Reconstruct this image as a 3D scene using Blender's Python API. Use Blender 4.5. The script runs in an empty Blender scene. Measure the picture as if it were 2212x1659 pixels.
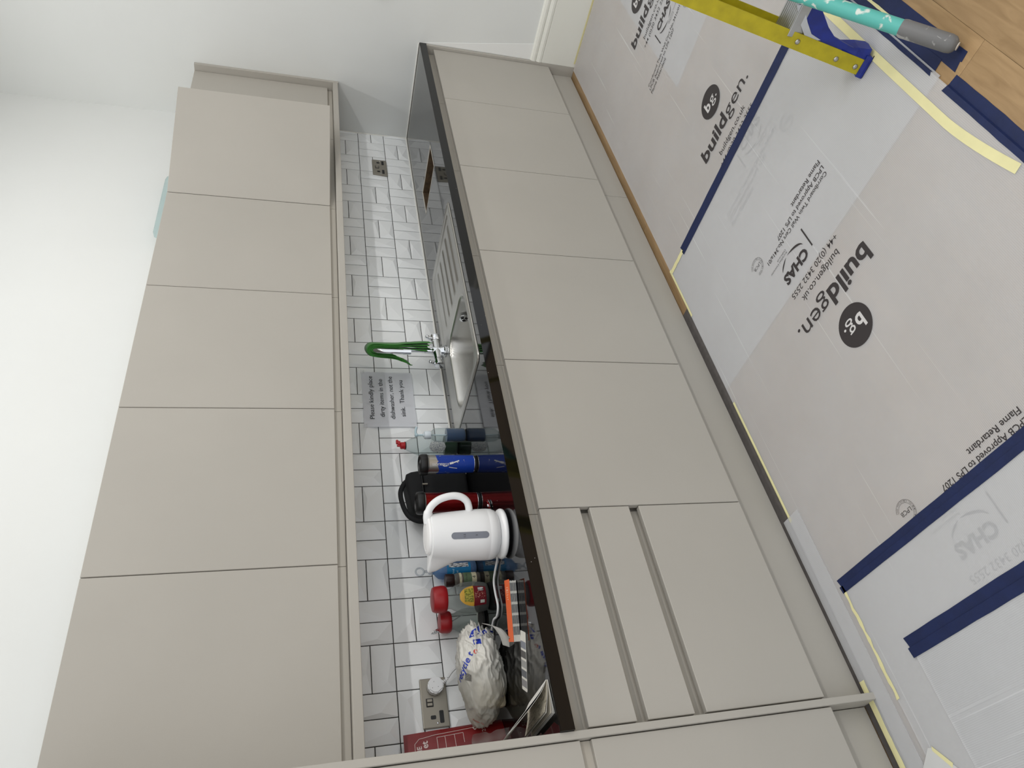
import bpy, bmesh, math, random
from mathutils import Matrix, Vector, noise
from mathutils.bvhtree import BVHTree
PI = math.pi
scene = bpy.context.scene
COL = scene.collection

# ------------------------------------------------------------------ camera
F_PX, W_PX = 1540.0, 2212.0
cam_d = bpy.data.cameras.new('camera')
cam_d.sensor_fit = 'HORIZONTAL'; cam_d.sensor_width = 36.0
cam_d.lens = 36.0 * F_PX / W_PX
cam_d.clip_start = 0.05
cam = bpy.data.objects.new('camera', cam_d); COL.objects.link(cam)
c_right = Vector((0.75400262, -0.65664165, 0.01737202))
c_fwd = Vector((0.63324084, 0.71959381, -0.28493998))
c_up = Vector((0.17460266, 0.22584617, 0.95838793))
# the photograph was taken with the phone turned on its side: picture right is room down
rot = Matrix((-c_up, c_right, -c_fwd)).transposed()
cam.matrix_world = Matrix.Translation((-3.851, -2.2644, 1.490)) @ rot.to_4x4()
scene.camera = cam

# ------------------------------------------------------------------ world, lights, exposure
world = bpy.data.worlds.new('world'); scene.world = world
world.use_nodes = True
bg = world.node_tree.nodes['Background']
bg.inputs['Color'].default_value = (0.955, 0.98, 1.0, 1)
bg.inputs['Strength'].default_value = 1.0
scene.view_settings.view_transform = 'Standard'
scene.view_settings.look = 'None'
scene.view_settings.gamma = 1.0
scene.view_settings.use_curve_mapping = False
scene.view_settings.exposure = 0.14

def area(name, loc, sx, sy, power, col, rot=(0, 0, 0)):
    d = bpy.data.lights.new(name, 'AREA'); d.shape = 'RECTANGLE'; d.size = sx; d.size_y = sy
    d.energy = power; d.color = col
    o = bpy.data.objects.new(name, d); COL.objects.link(o); o.location = loc; o.rotation_euler = rot
    return o
CEIL = 3.30
area('ceiling_light_near_wall', (-1.8, -0.924, CEIL - 0.05), 2.6, 0.08, 16.5, (1.0, 0.995, 0.985))
area('ceiling_light_room', (-1.75, -3.525, CEIL - 0.05), 4.2, 0.12, 58, (1.0, 0.985, 0.97))

# ------------------------------------------------------------------ helpers
def lin(c):
    c = c / 255.0
    return c / 12.92 if c <= 0.04045 else ((c + 0.055) / 1.055) ** 2.4
def rgb(r, g, b): return (lin(r), lin(g), lin(b), 1.0)

MATS = {}
def M(name, col=(200, 200, 200), rough=0.5, metal=0.0, var=0.0, vscale=8.0, bump=0.0, bscale=60.0,
      coat=0.0, spec=0.5, alpha=1.0, stretch=(1, 1, 1), sheen=0.0, trans=0.0, ior=1.45):
    if name in MATS: return MATS[name]
    m = bpy.data.materials.new(name); m.use_nodes = True
    nt = m.node_tree; b = nt.nodes['Principled BSDF']
    b.inputs['Base Color'].default_value = rgb(*col)
    b.inputs['Roughness'].default_value = rough
    b.inputs['Metallic'].default_value = metal
    b.inputs['Coat Weight'].default_value = coat
    b.inputs['Specular IOR Level'].default_value = spec
    b.inputs['Alpha'].default_value = alpha
    b.inputs['Sheen Weight'].default_value = sheen
    b.inputs['Transmission Weight'].default_value = trans
    b.inputs['IOR'].default_value = ior
    tc = nt.nodes.new('ShaderNodeTexCoord'); mp = nt.nodes.new('ShaderNodeMapping')
    mp.inputs['Scale'].default_value = stretch
    nt.links.new(tc.outputs['Object'], mp.inputs['Vector'])
    if var > 0:
        n = nt.nodes.new('ShaderNodeTexNoise'); n.inputs['Scale'].default_value = vscale; n.inputs['Detail'].default_value = 5
        nt.links.new(mp.outputs['Vector'], n.inputs['Vector'])
        r = nt.nodes.new('ShaderNodeValToRGB')
        k = 1 - var
        c0 = tuple(x * k for x in rgb(*col)[:3]) + (1,)
        c1 = tuple(min(1, x * (1 + var)) for x in rgb(*col)[:3]) + (1,)
        r.color_ramp.elements[0].position = 0.3; r.color_ramp.elements[0].color = c0
        r.color_ramp.elements[1].position = 0.7; r.color_ramp.elements[1].color = c1
        nt.links.new(n.outputs['Fac'], r.inputs['Fac']); nt.links.new(r.outputs['Color'], b.inputs['Base Color'])
    if bump > 0:
        n2 = nt.nodes.new('ShaderNodeTexNoise'); n2.inputs['Scale'].default_value = bscale; n2.inputs['Detail'].default_value = 4
        nt.links.new(mp.outputs['Vector'], n2.inputs['Vector'])
        bp = nt.nodes.new('ShaderNodeBump'); bp.inputs['Strength'].default_value = bump; bp.inputs['Distance'].default_value = 0.002
        nt.links.new(n2.outputs['Fac'], bp.inputs['Height']); nt.links.new(bp.outputs['Normal'], b.inputs['Normal'])
    MATS[name] = m
    return m

def clear_mat(name, col, opacity, rough=0.08, tint=(255, 255, 255)):
    """thin clear plastic or glass: see-through with a soft tint and a reflective skin"""
    if name in MATS: return MATS[name]
    m = bpy.data.materials.new(name); m.use_nodes = True
    nt = m.node_tree; nt.nodes.remove(nt.nodes['Principled BSDF'])
    out = nt.nodes['Material Output']
    t = nt.nodes.new('ShaderNodeBsdfTransparent'); t.inputs['Color'].default_value = rgb(*tint)
    p = nt.nodes.new('ShaderNodeBsdfPrincipled')
    p.inputs['Base Color'].default_value = rgb(*col); p.inputs['Roughness'].default_value = rough
    fr = nt.nodes.new('ShaderNodeLayerWeight'); fr.inputs['Blend'].default_value = 0.25
    mx = nt.nodes.new('ShaderNodeMath'); mx.operation = 'MULTIPLY_ADD'
    mx.inputs[1].default_value = 0.36; mx.inputs[2].default_value = opacity
    mx.use_clamp = True
    nt.links.new(fr.outputs['Facing'], mx.inputs[0])
    s = nt.nodes.new('ShaderNodeMixShader')
    nt.links.new(mx.outputs[0], s.inputs['Fac']); nt.links.new(t.outputs[0], s.inputs[1]); nt.links.new(p.outputs[0], s.inputs[2])
    nt.links.new(s.outputs[0], out.inputs['Surface'])
    MATS[name] = m
    return m

def fin(name, bm, mat, parent=None, smooth=False, kind=None, label=None, cat=None, group=None, mats=None, local=False, autos=None):
    me = bpy.data.meshes.new(name)
    bmesh.ops.recalc_face_normals(bm, faces=bm.faces)
    bm.to_mesh(me); bm.free()
    for x in (mats or [mat]): me.materials.append(x)
    if smooth:
        me.shade_smooth()
        if autos is not None:
            me.set_sharp_from_angle(angle=math.radians(autos))
    return put(name, me, parent, kind, label, cat, group, local)

def put(name, me, parent=None, kind=None, label=None, cat=None, group=None, local=False):
    o = bpy.data.objects.new(name, me); COL.objects.link(o)
    if parent is not None:
        o.parent = parent
        if not local:
            root = parent
            mw = Matrix.Identity(4)
            while root is not None:
                mw = root.matrix_basis @ mw if root.parent is None else root.matrix_parent_inverse @ root.matrix_basis @ mw
                root = root.parent
            o.matrix_parent_inverse = mw.inverted()
    tag(o, label, cat, group, kind)
    return o

def tag(o, label=None, cat=None, group=None, kind=None):
    if label: o['label'] = label
    if cat: o['category'] = cat
    if group: o['group'] = group
    if kind: o['kind'] = kind
    return o

def thing(name, loc, label, cat, group=None, rz=0.0):
    o = bpy.data.objects.new(name, None); COL.objects.link(o)
    o.empty_display_size = 0.05
    o.matrix_basis = Matrix.Translation(loc) @ Matrix.Rotation(rz, 4, 'Z')
    return tag(o, label, cat, group)

def nb(): return bmesh.new()

def bx(bm, x0, x1, y0, y1, z0, z1, bev=0.0, mat=0, xf=None):
    t = bmesh.new()
    bmesh.ops.create_cube(t, size=1.0)
    bmesh.ops.scale(t, vec=(x1 - x0, y1 - y0, z1 - z0), verts=t.verts)
    bmesh.ops.translate(t, vec=((x0 + x1) / 2, (y0 + y1) / 2, (z0 + z1) / 2), verts=t.verts)
    if bev > 0:
        bmesh.ops.bevel(t, geom=list(t.edges), offset=bev, segments=2 if bev > 0.002 else 1, affect='EDGES', profile=0.5)
    if xf is not None: bmesh.ops.transform(t, matrix=xf, verts=t.verts)
    join(bm, t, mat)

def join(bm, t, mat=0):
    vm = {}
    for v in t.verts: vm[v] = bm.verts.new(v.co)
    for f in t.faces:
        try:
            nf = bm.faces.new([vm[v] for v in f.verts]); nf.material_index = mat; nf.smooth = f.smooth
        except ValueError: pass
    t.free()

def ring_loft(bm, rings, cap0=True, cap1=True, mat=0):
    vs = [[bm.verts.new(p) for p in r] for r in rings]
    n = len(rings[0])
    for a, b in zip(vs, vs[1:]):
        for i in range(n):
            f = bm.faces.new((a[i], a[(i + 1) % n], b[(i + 1) % n], b[i])); f.material_index = mat
    if cap0: bm.faces.new(list(reversed(vs[0]))).material_index = mat
    if cap1: bm.faces.new(vs[-1]).material_index = mat
    return vs

def lathe(bm, prof, c=(0, 0, 0), n=32, sx=1.0, sy=1.0, cap0=True, cap1=True, mat=0, rz=0.0, fn=None):
    rings = []
    for r, z in prof:
        ring = []
        for i in range(n):
            a = 2 * PI * i / n
            x, y = r * sx * math.cos(a), r * sy * math.sin(a)
            if fn: x, y, z2 = fn(x, y, z, a)
            else: z2 = z
            xr, yr = x * math.cos(rz) - y * math.sin(rz), x * math.sin(rz) + y * math.cos(rz)
            ring.append(Vector((c[0] + xr, c[1] + yr, c[2] + z2)))
        rings.append(ring)
    return ring_loft(bm, rings, cap0, cap1, mat)

def spline(pts, per=6):
    pts = [Vector(p) for p in pts]; out = []
    for i in range(len(pts) - 1):
        p0 = pts[max(i - 1, 0)]; p1 = pts[i]; p2 = pts[i + 1]; p3 = pts[min(i + 2, len(pts) - 1)]
        for k in range(per):
            t = k / per
            out.append(0.5 * ((2 * p1) + (p2 - p0) * t + (2 * p0 - 5 * p1 + 4 * p2 - p3) * t * t + (3 * p1 - p0 - 3 * p2 + p3) * t ** 3))
    out.append(pts[-1]); return out

def tube(bm, pts, r, n=10, mat=0, flat=1.0, upv=(0, 0, 1)):
    pts = [Vector(p) for p in pts]; rings = []
    prev = None
    for i, p in enumerate(pts):
        d = (pts[min(i + 1, len(pts) - 1)] - pts[max(i - 1, 0)]).normalized()
        if prev is None:
            u = Vector(upv)
            if abs(u.dot(d)) > 0.95: u = Vector((1, 0, 0))
            a = (u - d * u.dot(d)).normalized()
        else:
            a = (prev - d * prev.dot(d)).normalized()
        prev = a
        b = d.cross(a)
        rr = r[i] if isinstance(r, (list, tuple)) else r
        rings.append([p + a * math.cos(2 * PI * k / n) * rr * flat + b * math.sin(2 * PI * k / n) * rr for k in range(n)])
    ring_loft(bm, rings, mat=mat)

def prism(bm, poly, z0, z1, mat=0):
    a = [bm.verts.new((x, y, z0)) for x, y in poly]; b = [bm.verts.new((x, y, z1)) for x, y in poly]
    n = len(poly)
    bm.faces.new(list(reversed(a))).material_index = mat; bm.faces.new(b).material_index = mat
    for i in range(n): bm.faces.new((a[i], a[(i + 1) % n], b[(i + 1) % n], b[i])).material_index = mat

def rrect(x0, x1, y0, y1, r, n=5):
    out = []
    for cx, cy, a0 in ((x1 - r, y1 - r, 0), (x0 + r, y1 - r, PI / 2), (x0 + r, y0 + r, PI), (x1 - r, y0 + r, 1.5 * PI)):
        for k in range(n + 1):
            a = a0 + PI / 2 * k / n; out.append((cx + r * math.cos(a), cy + r * math.sin(a)))
    return out

# ---- flat lettering: glyph outlines turned into plain 2-D meshes once, before anything else is in the scene
_txt = {}
def glyphs(s, bold=0.0, spacing=1.0):
    key = (s, bold, spacing)
    if key in _txt: return _txt[key]
    cu = bpy.data.curves.new('t', 'FONT'); cu.body = s; cu.size = 1.0; cu.offset = bold; cu.resolution_u = 3
    cu.fill_mode = 'FRONT'; cu.space_character = spacing
    ob = bpy.data.objects.new('t', cu); COL.objects.link(ob)
    dg = bpy.context.evaluated_depsgraph_get()
    me = bpy.data.meshes.new_from_object(ob.evaluated_get(dg))
    v = [(p.co.x, p.co.y) for p in me.vertices]; f = [tuple(p.vertices) for p in me.polygons]
    bpy.data.objects.remove(ob); bpy.data.curves.remove(cu); bpy.data.meshes.remove(me)
    xs = [p[0] for p in v]; x0, x1 = min(xs), max(xs)
    v = [((x - x0), y) for x, y in v]
    _txt[key] = (v, f, x1 - x0)
    return _txt[key]

def letter(bm, s, fn, u0, u1, w, height=None, bold=0.0, mat=0, spacing=1.0):
    """lay a line of text between u0 and u1 on baseline w; fn maps (u, w) to a point (w grows downward)"""
    v, f, wd = glyphs(s, bold, spacing)
    sx = (u1 - u0) / wd; sy = sx if height is None else height / 0.70
    vs = [bm.verts.new(fn(u0 + x * sx, w - y * sy)) for x, y in v]
    for q in f:
        try: bm.faces.new([vs[i] for i in q]).material_index = mat
        except ValueError: pass
for _s, _b in (('build', .03), ('gen.', 0), ('b', .03), ('g.', 0), ('buildgen.co.uk', .004), ('+44 (0)20 3432 2555', .004), ('CHAS', .045),
               ('Accredited Contractor', 0), ('CHAS.co.uk', 0), ('Corriboard Twin Wall Cert No.341a/01', .012), ('LPCB Approved to LPS 1207', .012),
               ('Flame Retardant', .012), ('LPCB', .0), ('Please kindly place', .0), ('dirty items in the', .0), ('dishwasher, not the', .0),
               ('sink.  Thank you', .0), ('STARBUCKS', .02), ('recycle t', .02), ('at your', .01), ('To reduce', .0), ('Hand', 0), ('Gel', 0), ('ITALIAN', .01), ('4', .04),
               ('MAS', .02), ('et', .02), ('1.5', 0), ('5', 0), ('LIE', .02), ('25', .0)) + tuple((ch, 0.0) for ch in 'LOSPREVNTICFABD'):
    glyphs(_s, _b)

# ------------------------------------------------------------------ materials
m_cab = M('cabinet_laminate', (176, 172, 164), 0.55, var=0.02, vscale=3, spec=0.3)
m_carc = M('carcass_board', (172, 166, 156), 0.6)
m_rail = M('handle_rail_lacquer', (182, 176, 165), 0.45)
m_wall = M('wall_paint', (226, 228, 226), 0.85, var=0.012, vscale=2.5, bump=0.06, bscale=220)
m_patch = M('fresh_paint', (238, 239, 237), 0.8)
m_trim = M('trim_gloss_paint', (232, 232, 224), 0.35)
m_caulk = M('caulk', (235, 233, 226), 0.6)
m_ceil = M('ceiling_paint', (238, 238, 236), 0.9)
m_grout = M('dark_grout', (52, 50, 48), 0.9, var=0.1, vscale=40)
m_tile = M('glazed_tile', (242, 244, 244), 0.16, var=0.012, vscale=14, spec=0.5)
m_chrome = M('chrome', (225, 228, 232), 0.07, metal=1.0)
m_steel = M('brushed_steel', (190, 189, 185), 0.33, metal=1.0, var=0.03, vscale=60, stretch=(1, 14, 1))
m_nickel = M('satin_nickel', (150, 145, 134), 0.42, metal=0.6)
m_black = M('black_plastic', (18, 18, 19), 0.35)
m_rubber = M('black_rubber', (22, 22, 23), 0.7)
m_white = M('white_plastic', (232, 233, 234), 0.32)
m_white2 = M('white_plastic_lid', (238, 238, 238), 0.28)
m_paper = M('paper', (248, 249, 252), 0.8)
m_ink = M('black_ink', (38, 38, 40), 0.7)
m_dark = M('socket_dark', (26, 26, 28), 0.4)
m_smoke = M('smoked_window', (118, 122, 132), 0.2)

def worktop_mat():
    m = M('black_worktop', (9, 9, 10), 0.045, spec=0.42)
    nt = m.node_tree; b = nt.nodes['Principled BSDF']
    tc = nt.nodes.new('ShaderNodeTexCoord')
    v = nt.nodes.new('ShaderNodeTexVoronoi'); v.inputs['Scale'].default_value = 55
    nt.links.new(tc.outputs['Object'], v.inputs['Vector'])
    n = nt.nodes.new('ShaderNodeTexNoise'); n.inputs['Scale'].default_value = 9
    nt.links.new(tc.outputs['Object'], n.inputs['Vector'])
    lt = nt.nodes.new('ShaderNodeMath'); lt.operation = 'LESS_THAN'; lt.inputs[1].default_value = 0.055
    nt.links.new(v.outputs['Distance'], lt.inputs[0])
    gt = nt.nodes.new('ShaderNodeMath'); gt.operation = 'GREATER_THAN'; gt.inputs[1].default_value = 0.56
    nt.links.new(n.outputs['Fac'], gt.inputs[0])
    mu = nt.nodes.new('ShaderNodeMath'); mu.operation = 'MULTIPLY'
    nt.links.new(lt.outputs[0], mu.inputs[0]); nt.links.new(gt.outputs[0], mu.inputs[1])
    mx = nt.nodes.new('ShaderNodeMix'); mx.data_type = 'RGBA'
    mx.inputs['A'].default_value = rgb(10, 10, 11); mx.inputs['B'].default_value = rgb(165, 163, 158)
    nt.links.new(mu.outputs[0], mx.inputs['Factor']); nt.links.new(mx.outputs['Result'], b.inputs['Base Color'])
    ro = nt.nodes.new('ShaderNodeMath'); ro.operation = 'MULTIPLY_ADD'; ro.inputs[1].default_value = 0.6; ro.inputs[2].default_value = 0.045
    nt.links.new(mu.outputs[0], ro.inputs[0]); nt.links.new(ro.outputs[0], b.inputs['Roughness'])
    return m
m_top = worktop_mat()

def wood_mat(name, c0, c1, rough=0.42):
    m = M(name, c0, rough)
    nt = m.node_tree; b = nt.nodes['Principled BSDF']
    tc = nt.nodes.new('ShaderNodeTexCoord'); mp = nt.nodes.new('ShaderNodeMapping'); mp.inputs['Scale'].default_value = (3, 26, 26)
    oi = nt.nodes.new('ShaderNodeObjectInfo')
    ad = nt.nodes.new('ShaderNodeVectorMath'); ad.operation = 'ADD'
    cm = nt.nodes.new('ShaderNodeCombineXYZ'); sc = nt.nodes.new('ShaderNodeMath'); sc.operation = 'MULTIPLY'; sc.inputs[1].default_value = 37
    nt.links.new(oi.outputs['Random'], sc.inputs[0]); nt.links.new(sc.outputs[0], cm.inputs[0])
    nt.links.new(tc.outputs['Object'], ad.inputs[0]); nt.links.new(cm.outputs[0], ad.inputs[1])
    nt.links.new(ad.outputs[0], mp.inputs['Vector'])
    n = nt.nodes.new('ShaderNodeTexNoise'); n.inputs['Scale'].default_value = 2.2; n.inputs['Detail'].default_value = 8; n.inputs['Distortion'].default_value = 0.8
    nt.links.new(mp.outputs['Vector'], n.inputs['Vector'])
    r = nt.nodes.new('ShaderNodeValToRGB')
    r.color_ramp.elements[0].position = 0.32; r.color_ramp.elements[0].color = rgb(*c0)
    r.color_ramp.elements[1].position = 0.68; r.color_ramp.elements[1].color = rgb(*c1)
    nt.links.new(n.outputs['Fac'], r.inputs['Fac'])
    hv = nt.nodes.new('ShaderNodeHueSaturation')
    ml = nt.nodes.new('ShaderNodeMath'); ml.operation = 'MULTIPLY_ADD'; ml.inputs[1].default_value = 0.22; ml.inputs[2].default_value = 0.89
    nt.links.new(oi.outputs['Random'], ml.inputs[0]); nt.links.new(ml.outputs[0], hv.inputs['Value'])
    nt.links.new(r.outputs['Color'], hv.inputs['Color']); nt.links.new(hv.outputs['Color'], b.inputs['Base Color'])
    return m
m_oak = wood_mat('oak_plank', (146, 118, 82), (166, 137, 99))
m_chip = M('raw_chipboard', (74, 58, 40), 0.9, var=0.3, vscale=60, bump=0.3, bscale=120)

def board_mat(name, along, col=(226, 227, 229), op=0.37):
    """twin-wall polypropylene: milky, slightly see-through, ribbed along one axis"""
    m = bpy.data.materials.new(name); m.use_nodes = True
    nt = m.node_tree; p = nt.nodes['Principled BSDF']; out = nt.nodes['Material Output']
    p.inputs['Roughness'].default_value = 0.34; p.inputs['Specular IOR Level'].default_value = 0.6
    tc = nt.nodes.new('ShaderNodeTexCoord'); sp = nt.nodes.new('ShaderNodeSeparateXYZ')
    nt.links.new(tc.outputs['Object'], sp.inputs[0])
    ax = sp.outputs['Y'] if along == 'X' else sp.outputs['X']
    mul = nt.nodes.new('ShaderNodeMath'); mul.operation = 'MULTIPLY'; mul.inputs[1].default_value = 2 * PI / 0.0042
    nt.links.new(ax, mul.inputs[0])
    si = nt.nodes.new('ShaderNodeMath'); si.operation = 'SINE'; nt.links.new(mul.outputs[0], si.inputs[0])
    mp = nt.nodes.new('ShaderNodeMapping'); mp.inputs['Scale'].default_value = (0.7, 60, 1) if along == 'X' else (60, 0.7, 1)
    nt.links.new(tc.outputs['Object'], mp.inputs['Vector'])
    n = nt.nodes.new('ShaderNodeTexNoise'); n.inputs['Scale'].default_value = 1.0; n.inputs['Detail'].default_value = 3
    nt.links.new(mp.outputs['Vector'], n.inputs['Vector'])
    n3 = nt.nodes.new('ShaderNodeTexNoise'); n3.inputs['Scale'].default_value = 4.0; n3.inputs['Detail'].default_value = 4
    nt.links.new(tc.outputs['Object'], n3.inputs['Vector'])
    # shallow scratches along the ribs
    a1 = nt.nodes.new('ShaderNodeMath'); a1.operation = 'MULTIPLY_ADD'; a1.inputs[1].default_value = 0.035; a1.inputs[2].default_value = 0.0
    nt.links.new(si.outputs[0], a1.inputs[0])
    gt = nt.nodes.new('ShaderNodeMapRange'); gt.inputs['From Min'].default_value = 0.66; gt.inputs['From Max'].default_value = 0.74
    gt.inputs['To Min'].default_value = 0.0; gt.inputs['To Max'].default_value = 0.25
    nt.links.new(n.outputs['Fac'], gt.inputs['Value'])
    a2 = nt.nodes.new('ShaderNodeMath'); a2.operation = 'ADD'
    nt.links.new(a1.outputs[0], a2.inputs[0]); nt.links.new(gt.outputs[0], a2.inputs[1])
    a3 = nt.nodes.new('ShaderNodeMath'); a3.operation = 'MULTIPLY_ADD'; a3.inputs[1].default_value = 0.10; a3.inputs[2].default_value = op - 0.05
    nt.links.new(n3.outputs['Fac'], a3.inputs[0])
    a4 = nt.nodes.new('ShaderNodeMath'); a4.operation = 'ADD'; a4.use_clamp = True
    nt.links.new(a3.outputs[0], a4.inputs[0]); nt.links.new(a2.outputs[0], a4.inputs[1])
    p.inputs['Base Color'].default_value = rgb(*col)
    bp = nt.nodes.new('ShaderNodeBump'); bp.inputs['Strength'].default_value = 0.05; bp.inputs['Distance'].default_value = 0.0006
    nt.links.new(si.outputs[0], bp.inputs['Height']); nt.links.new(bp.outputs['Normal'], p.inputs['Normal'])
    t = nt.nodes.new('ShaderNodeBsdfTransparent')
    s = nt.nodes.new('ShaderNodeMixShader')
    nt.links.new(a4.outputs[0], s.inputs['Fac']); nt.links.new(t.outputs[0], s.inputs[1]); nt.links.new(p.outputs[0], s.inputs[2])
    nt.links.new(s.outputs[0], out.inputs['Surface'])
    return m
m_boardx = board_mat('twin_wall_board', 'X')
m_boardy = board_mat('twin_wall_board_cross', 'Y')
m_print = M('print_ink', (50, 45, 46), 0.5)
m_blue_tape = M('blue_cloth_tape', (15, 31, 74), 0.6, var=0.12, vscale=30, bump=0.2, bscale=300)
m_cream_tape = M('cream_masking_tape', (226, 220, 168), 0.7, var=0.04, vscale=20)

# ------------------------------------------------------------------ the room
XR = 0.0957; XL = -3.434; MOD = 0.1485; WT = 0.90
floor = nb(); bx(floor, -5.2, XR + 0.1, -4.8, 0.1, -0.05, -0.012)
floor = fin('floor', floor, M('subfloor', (60, 48, 38), 0.9), kind='structure')
random.seed(7)
pw = 0.19
y = -3.562 - 6 * pw
row = 0
plank_me = {}
while y < 0.0:
    x = -5.2 + (row * 0.83) % 1.7 - 1.7
    if row == 15: x = -2.411 - 3 * 1.7          # the butt joint that shows beside the tape
    while x < XR:
        x0, x1 = max(x, -5.2), min(x + 1.7, XR)
        if x1 - x0 > 0.02:
            k = round(x1 - x0, 3)
            if k not in plank_me:
                b = nb(); bx(b, 0.0003, k - 0.0003, 0.0003, pw - 0.0003, -0.012, 0.0, 0.0004)
                me = bpy.data.meshes.new('plank'); b.to_mesh(me); b.free(); me.materials.append(m_oak); plank_me[k] = me
            o = bpy.data.objects.new('plank', plank_me[k]); COL.objects.link(o); o.parent = floor; o.location = (x0, y, 0)
        x += 1.7
    y += pw; row += 1

b = nb(); bx(b, -5.2, XR + 0.1, 0.0045, 0.12, -0.012, CEIL)
wall_back = fin('wall_back', b, None, kind='structure', mats=[m_wall])
b = nb(); bx(b, XR, XR + 0.12, -2.30, 0.0045, -0.012, CEIL)
wall_right = fin('wall_right', b, m_wall, kind='structure')
b = nb(); bx(b, -5.2, XR + 0.12, -4.8, 0.12, CEIL, CEIL + 0.05)
fin('ceiling', b, m_ceil, kind='structure')
# a sliver of fresh filler on the end wall beside the cabinet panel
b = nb()
pts = [(-0.583, 0.868), (-0.580, 0.268), (-0.668, 0.268)]
va = [b.verts.new((XR - 0.002, p[0], p[1])) for p in pts]; vb = [b.verts.new((XR + 0.001, p[0], p[1])) for p in pts]
b.faces.new(va); b.faces.new(list(reversed(vb)))
for i in range(3): b.faces.new((va[i], vb[i], vb[(i + 1) % 3], va[(i + 1) % 3]))
fin('filler_patch', b, m_patch, wall_right)
# skirting with a moulded top
prof = [(0, 0), (0.018, 0), (0.018, 0.198), (0.0165, 0.203), (0.0205, 0.207), (0.0215, 0.218), (0.017, 0.230), (0.012, 0.236), (0.0165, 0.240), (0.0175, 0.250), (0.013, 0.262), (0.004, 0.268), (0, 0.268)]
b = nb()
ra = [Vector((XR - x, -0.580, z)) for x, z in prof]; rb = [Vector((XR - x, -2.30, z)) for x, z in prof]
ring_loft(b, [ra, rb])
sk = fin('baseboard_right', b, m_trim, kind='structure')
b = nb(); bx(b, XR - 0.0185, XR - 0.018, -2.30, -0.60, 0.003, 0.012)
fin('masking_edge', b, m_cream_tape, sk)

# grout bed and tiles between worktop and wall units
b = nb(); bx(b, XL, XR, 0.0000, 0.0047, WT, 1.38)
fin('grout_bed', b, m_grout, wall_back)
def tile_mesh(w, h, ax, ay):
    b = nb()
    e = 0.0012
    o_ = [(-w / 2, -h / 2), (w / 2, -h / 2), (w / 2, h / 2), (-w / 2, h / 2)]
    back = [b.verts.new((x, 0.004, z)) for x, z in o_]
    fr = [b.verts.new((x, -0.0006, z)) for x, z in o_]
    i_ = [b.verts.new((math.copysign(abs(x) - e, x), -0.0018, math.copysign(abs(z) - e, z))) for x, z in o_]
    c = b.verts.new((ax * w / 2, -0.0095, ay * h / 2))
    for i in range(4):
        j = (i + 1) % 4
        b.faces.new((back[i], back[j], fr[j], fr[i])); b.faces.new((fr[i], fr[j], i_[j], i_[i])); b.faces.new((i_[i], i_[j], c))
    bmesh.ops.recalc_face_normals(b, faces=b.faces)
    me = bpy.data.meshes.new('tile'); b.to_mesh(me); b.free(); me.materials.append(m_tile); return me
random.seed(3)
G = 0.0028
tcache = {}
APEX = [(0.62, 0.25), (-0.55, 0.3), (0.5, -0.45), (-0.62, -0.3), (0.2, 0.6), (-0.15, -0.6)]
def add_tile(x0, x1, z0, z1):
    w, h = round(x1 - x0 - G, 4), round(z1 - z0 - G, 4)
    if w < 0.006 or h < 0.006: return
    k = random.randrange(6)
    key = (w, h, k)
    if key not in tcache: tcache[key] = tile_mesh(w, h, *APEX[k])
    o = bpy.data.objects.new('tile', tcache[key]); COL.objects.link(o); o.parent = wall_back
    o.location = ((x0 + x1) / 2, 0, (z0 + z1) / 2)
for r, (zt, zb) in enumerate(((1.19 + MOD, 1.19), (1.19, 1.19 - MOD), (1.19 - MOD, 1.19 - 2 * MOD))):
    for i in range(-1, 24):
        xa, xb = -(i + 1) * MOD, -i * MOD
        lo, hi = max(xa, XL), min(xb, XR - 0.004)
        if hi - lo < 0.01: continue
        vertical = (i % 2 == 0) == (r == 1)
        zlo = max(zb, WT + 0.003)
        if vertical:
            mid = (xa + xb) / 2
            for a, c in ((xa, mid), (mid, xb)):
                a2, c2 = max(a, lo), min(c, hi)
                if c2 - a2 > 0.01: add_tile(a2, c2, zlo, zt)
        else:
            mid = (zt + zb) / 2
            add_tile(lo, hi, mid, zt); add_tile(lo, hi, zlo, mid)
b = nb(); bx(b, XL, XR, -0.006, 0.002, WT, WT + 0.007, 0.002); bx(b, XR - 0.006, XR, -0.578, 0.002, WT, WT + 0.006, 0.002); bx(b, XR - 0.006, XR, -0.006, 0.002, WT, 1.32, 0.002)
fin('sealant_bead', b, m_caulk, wall_back)

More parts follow.
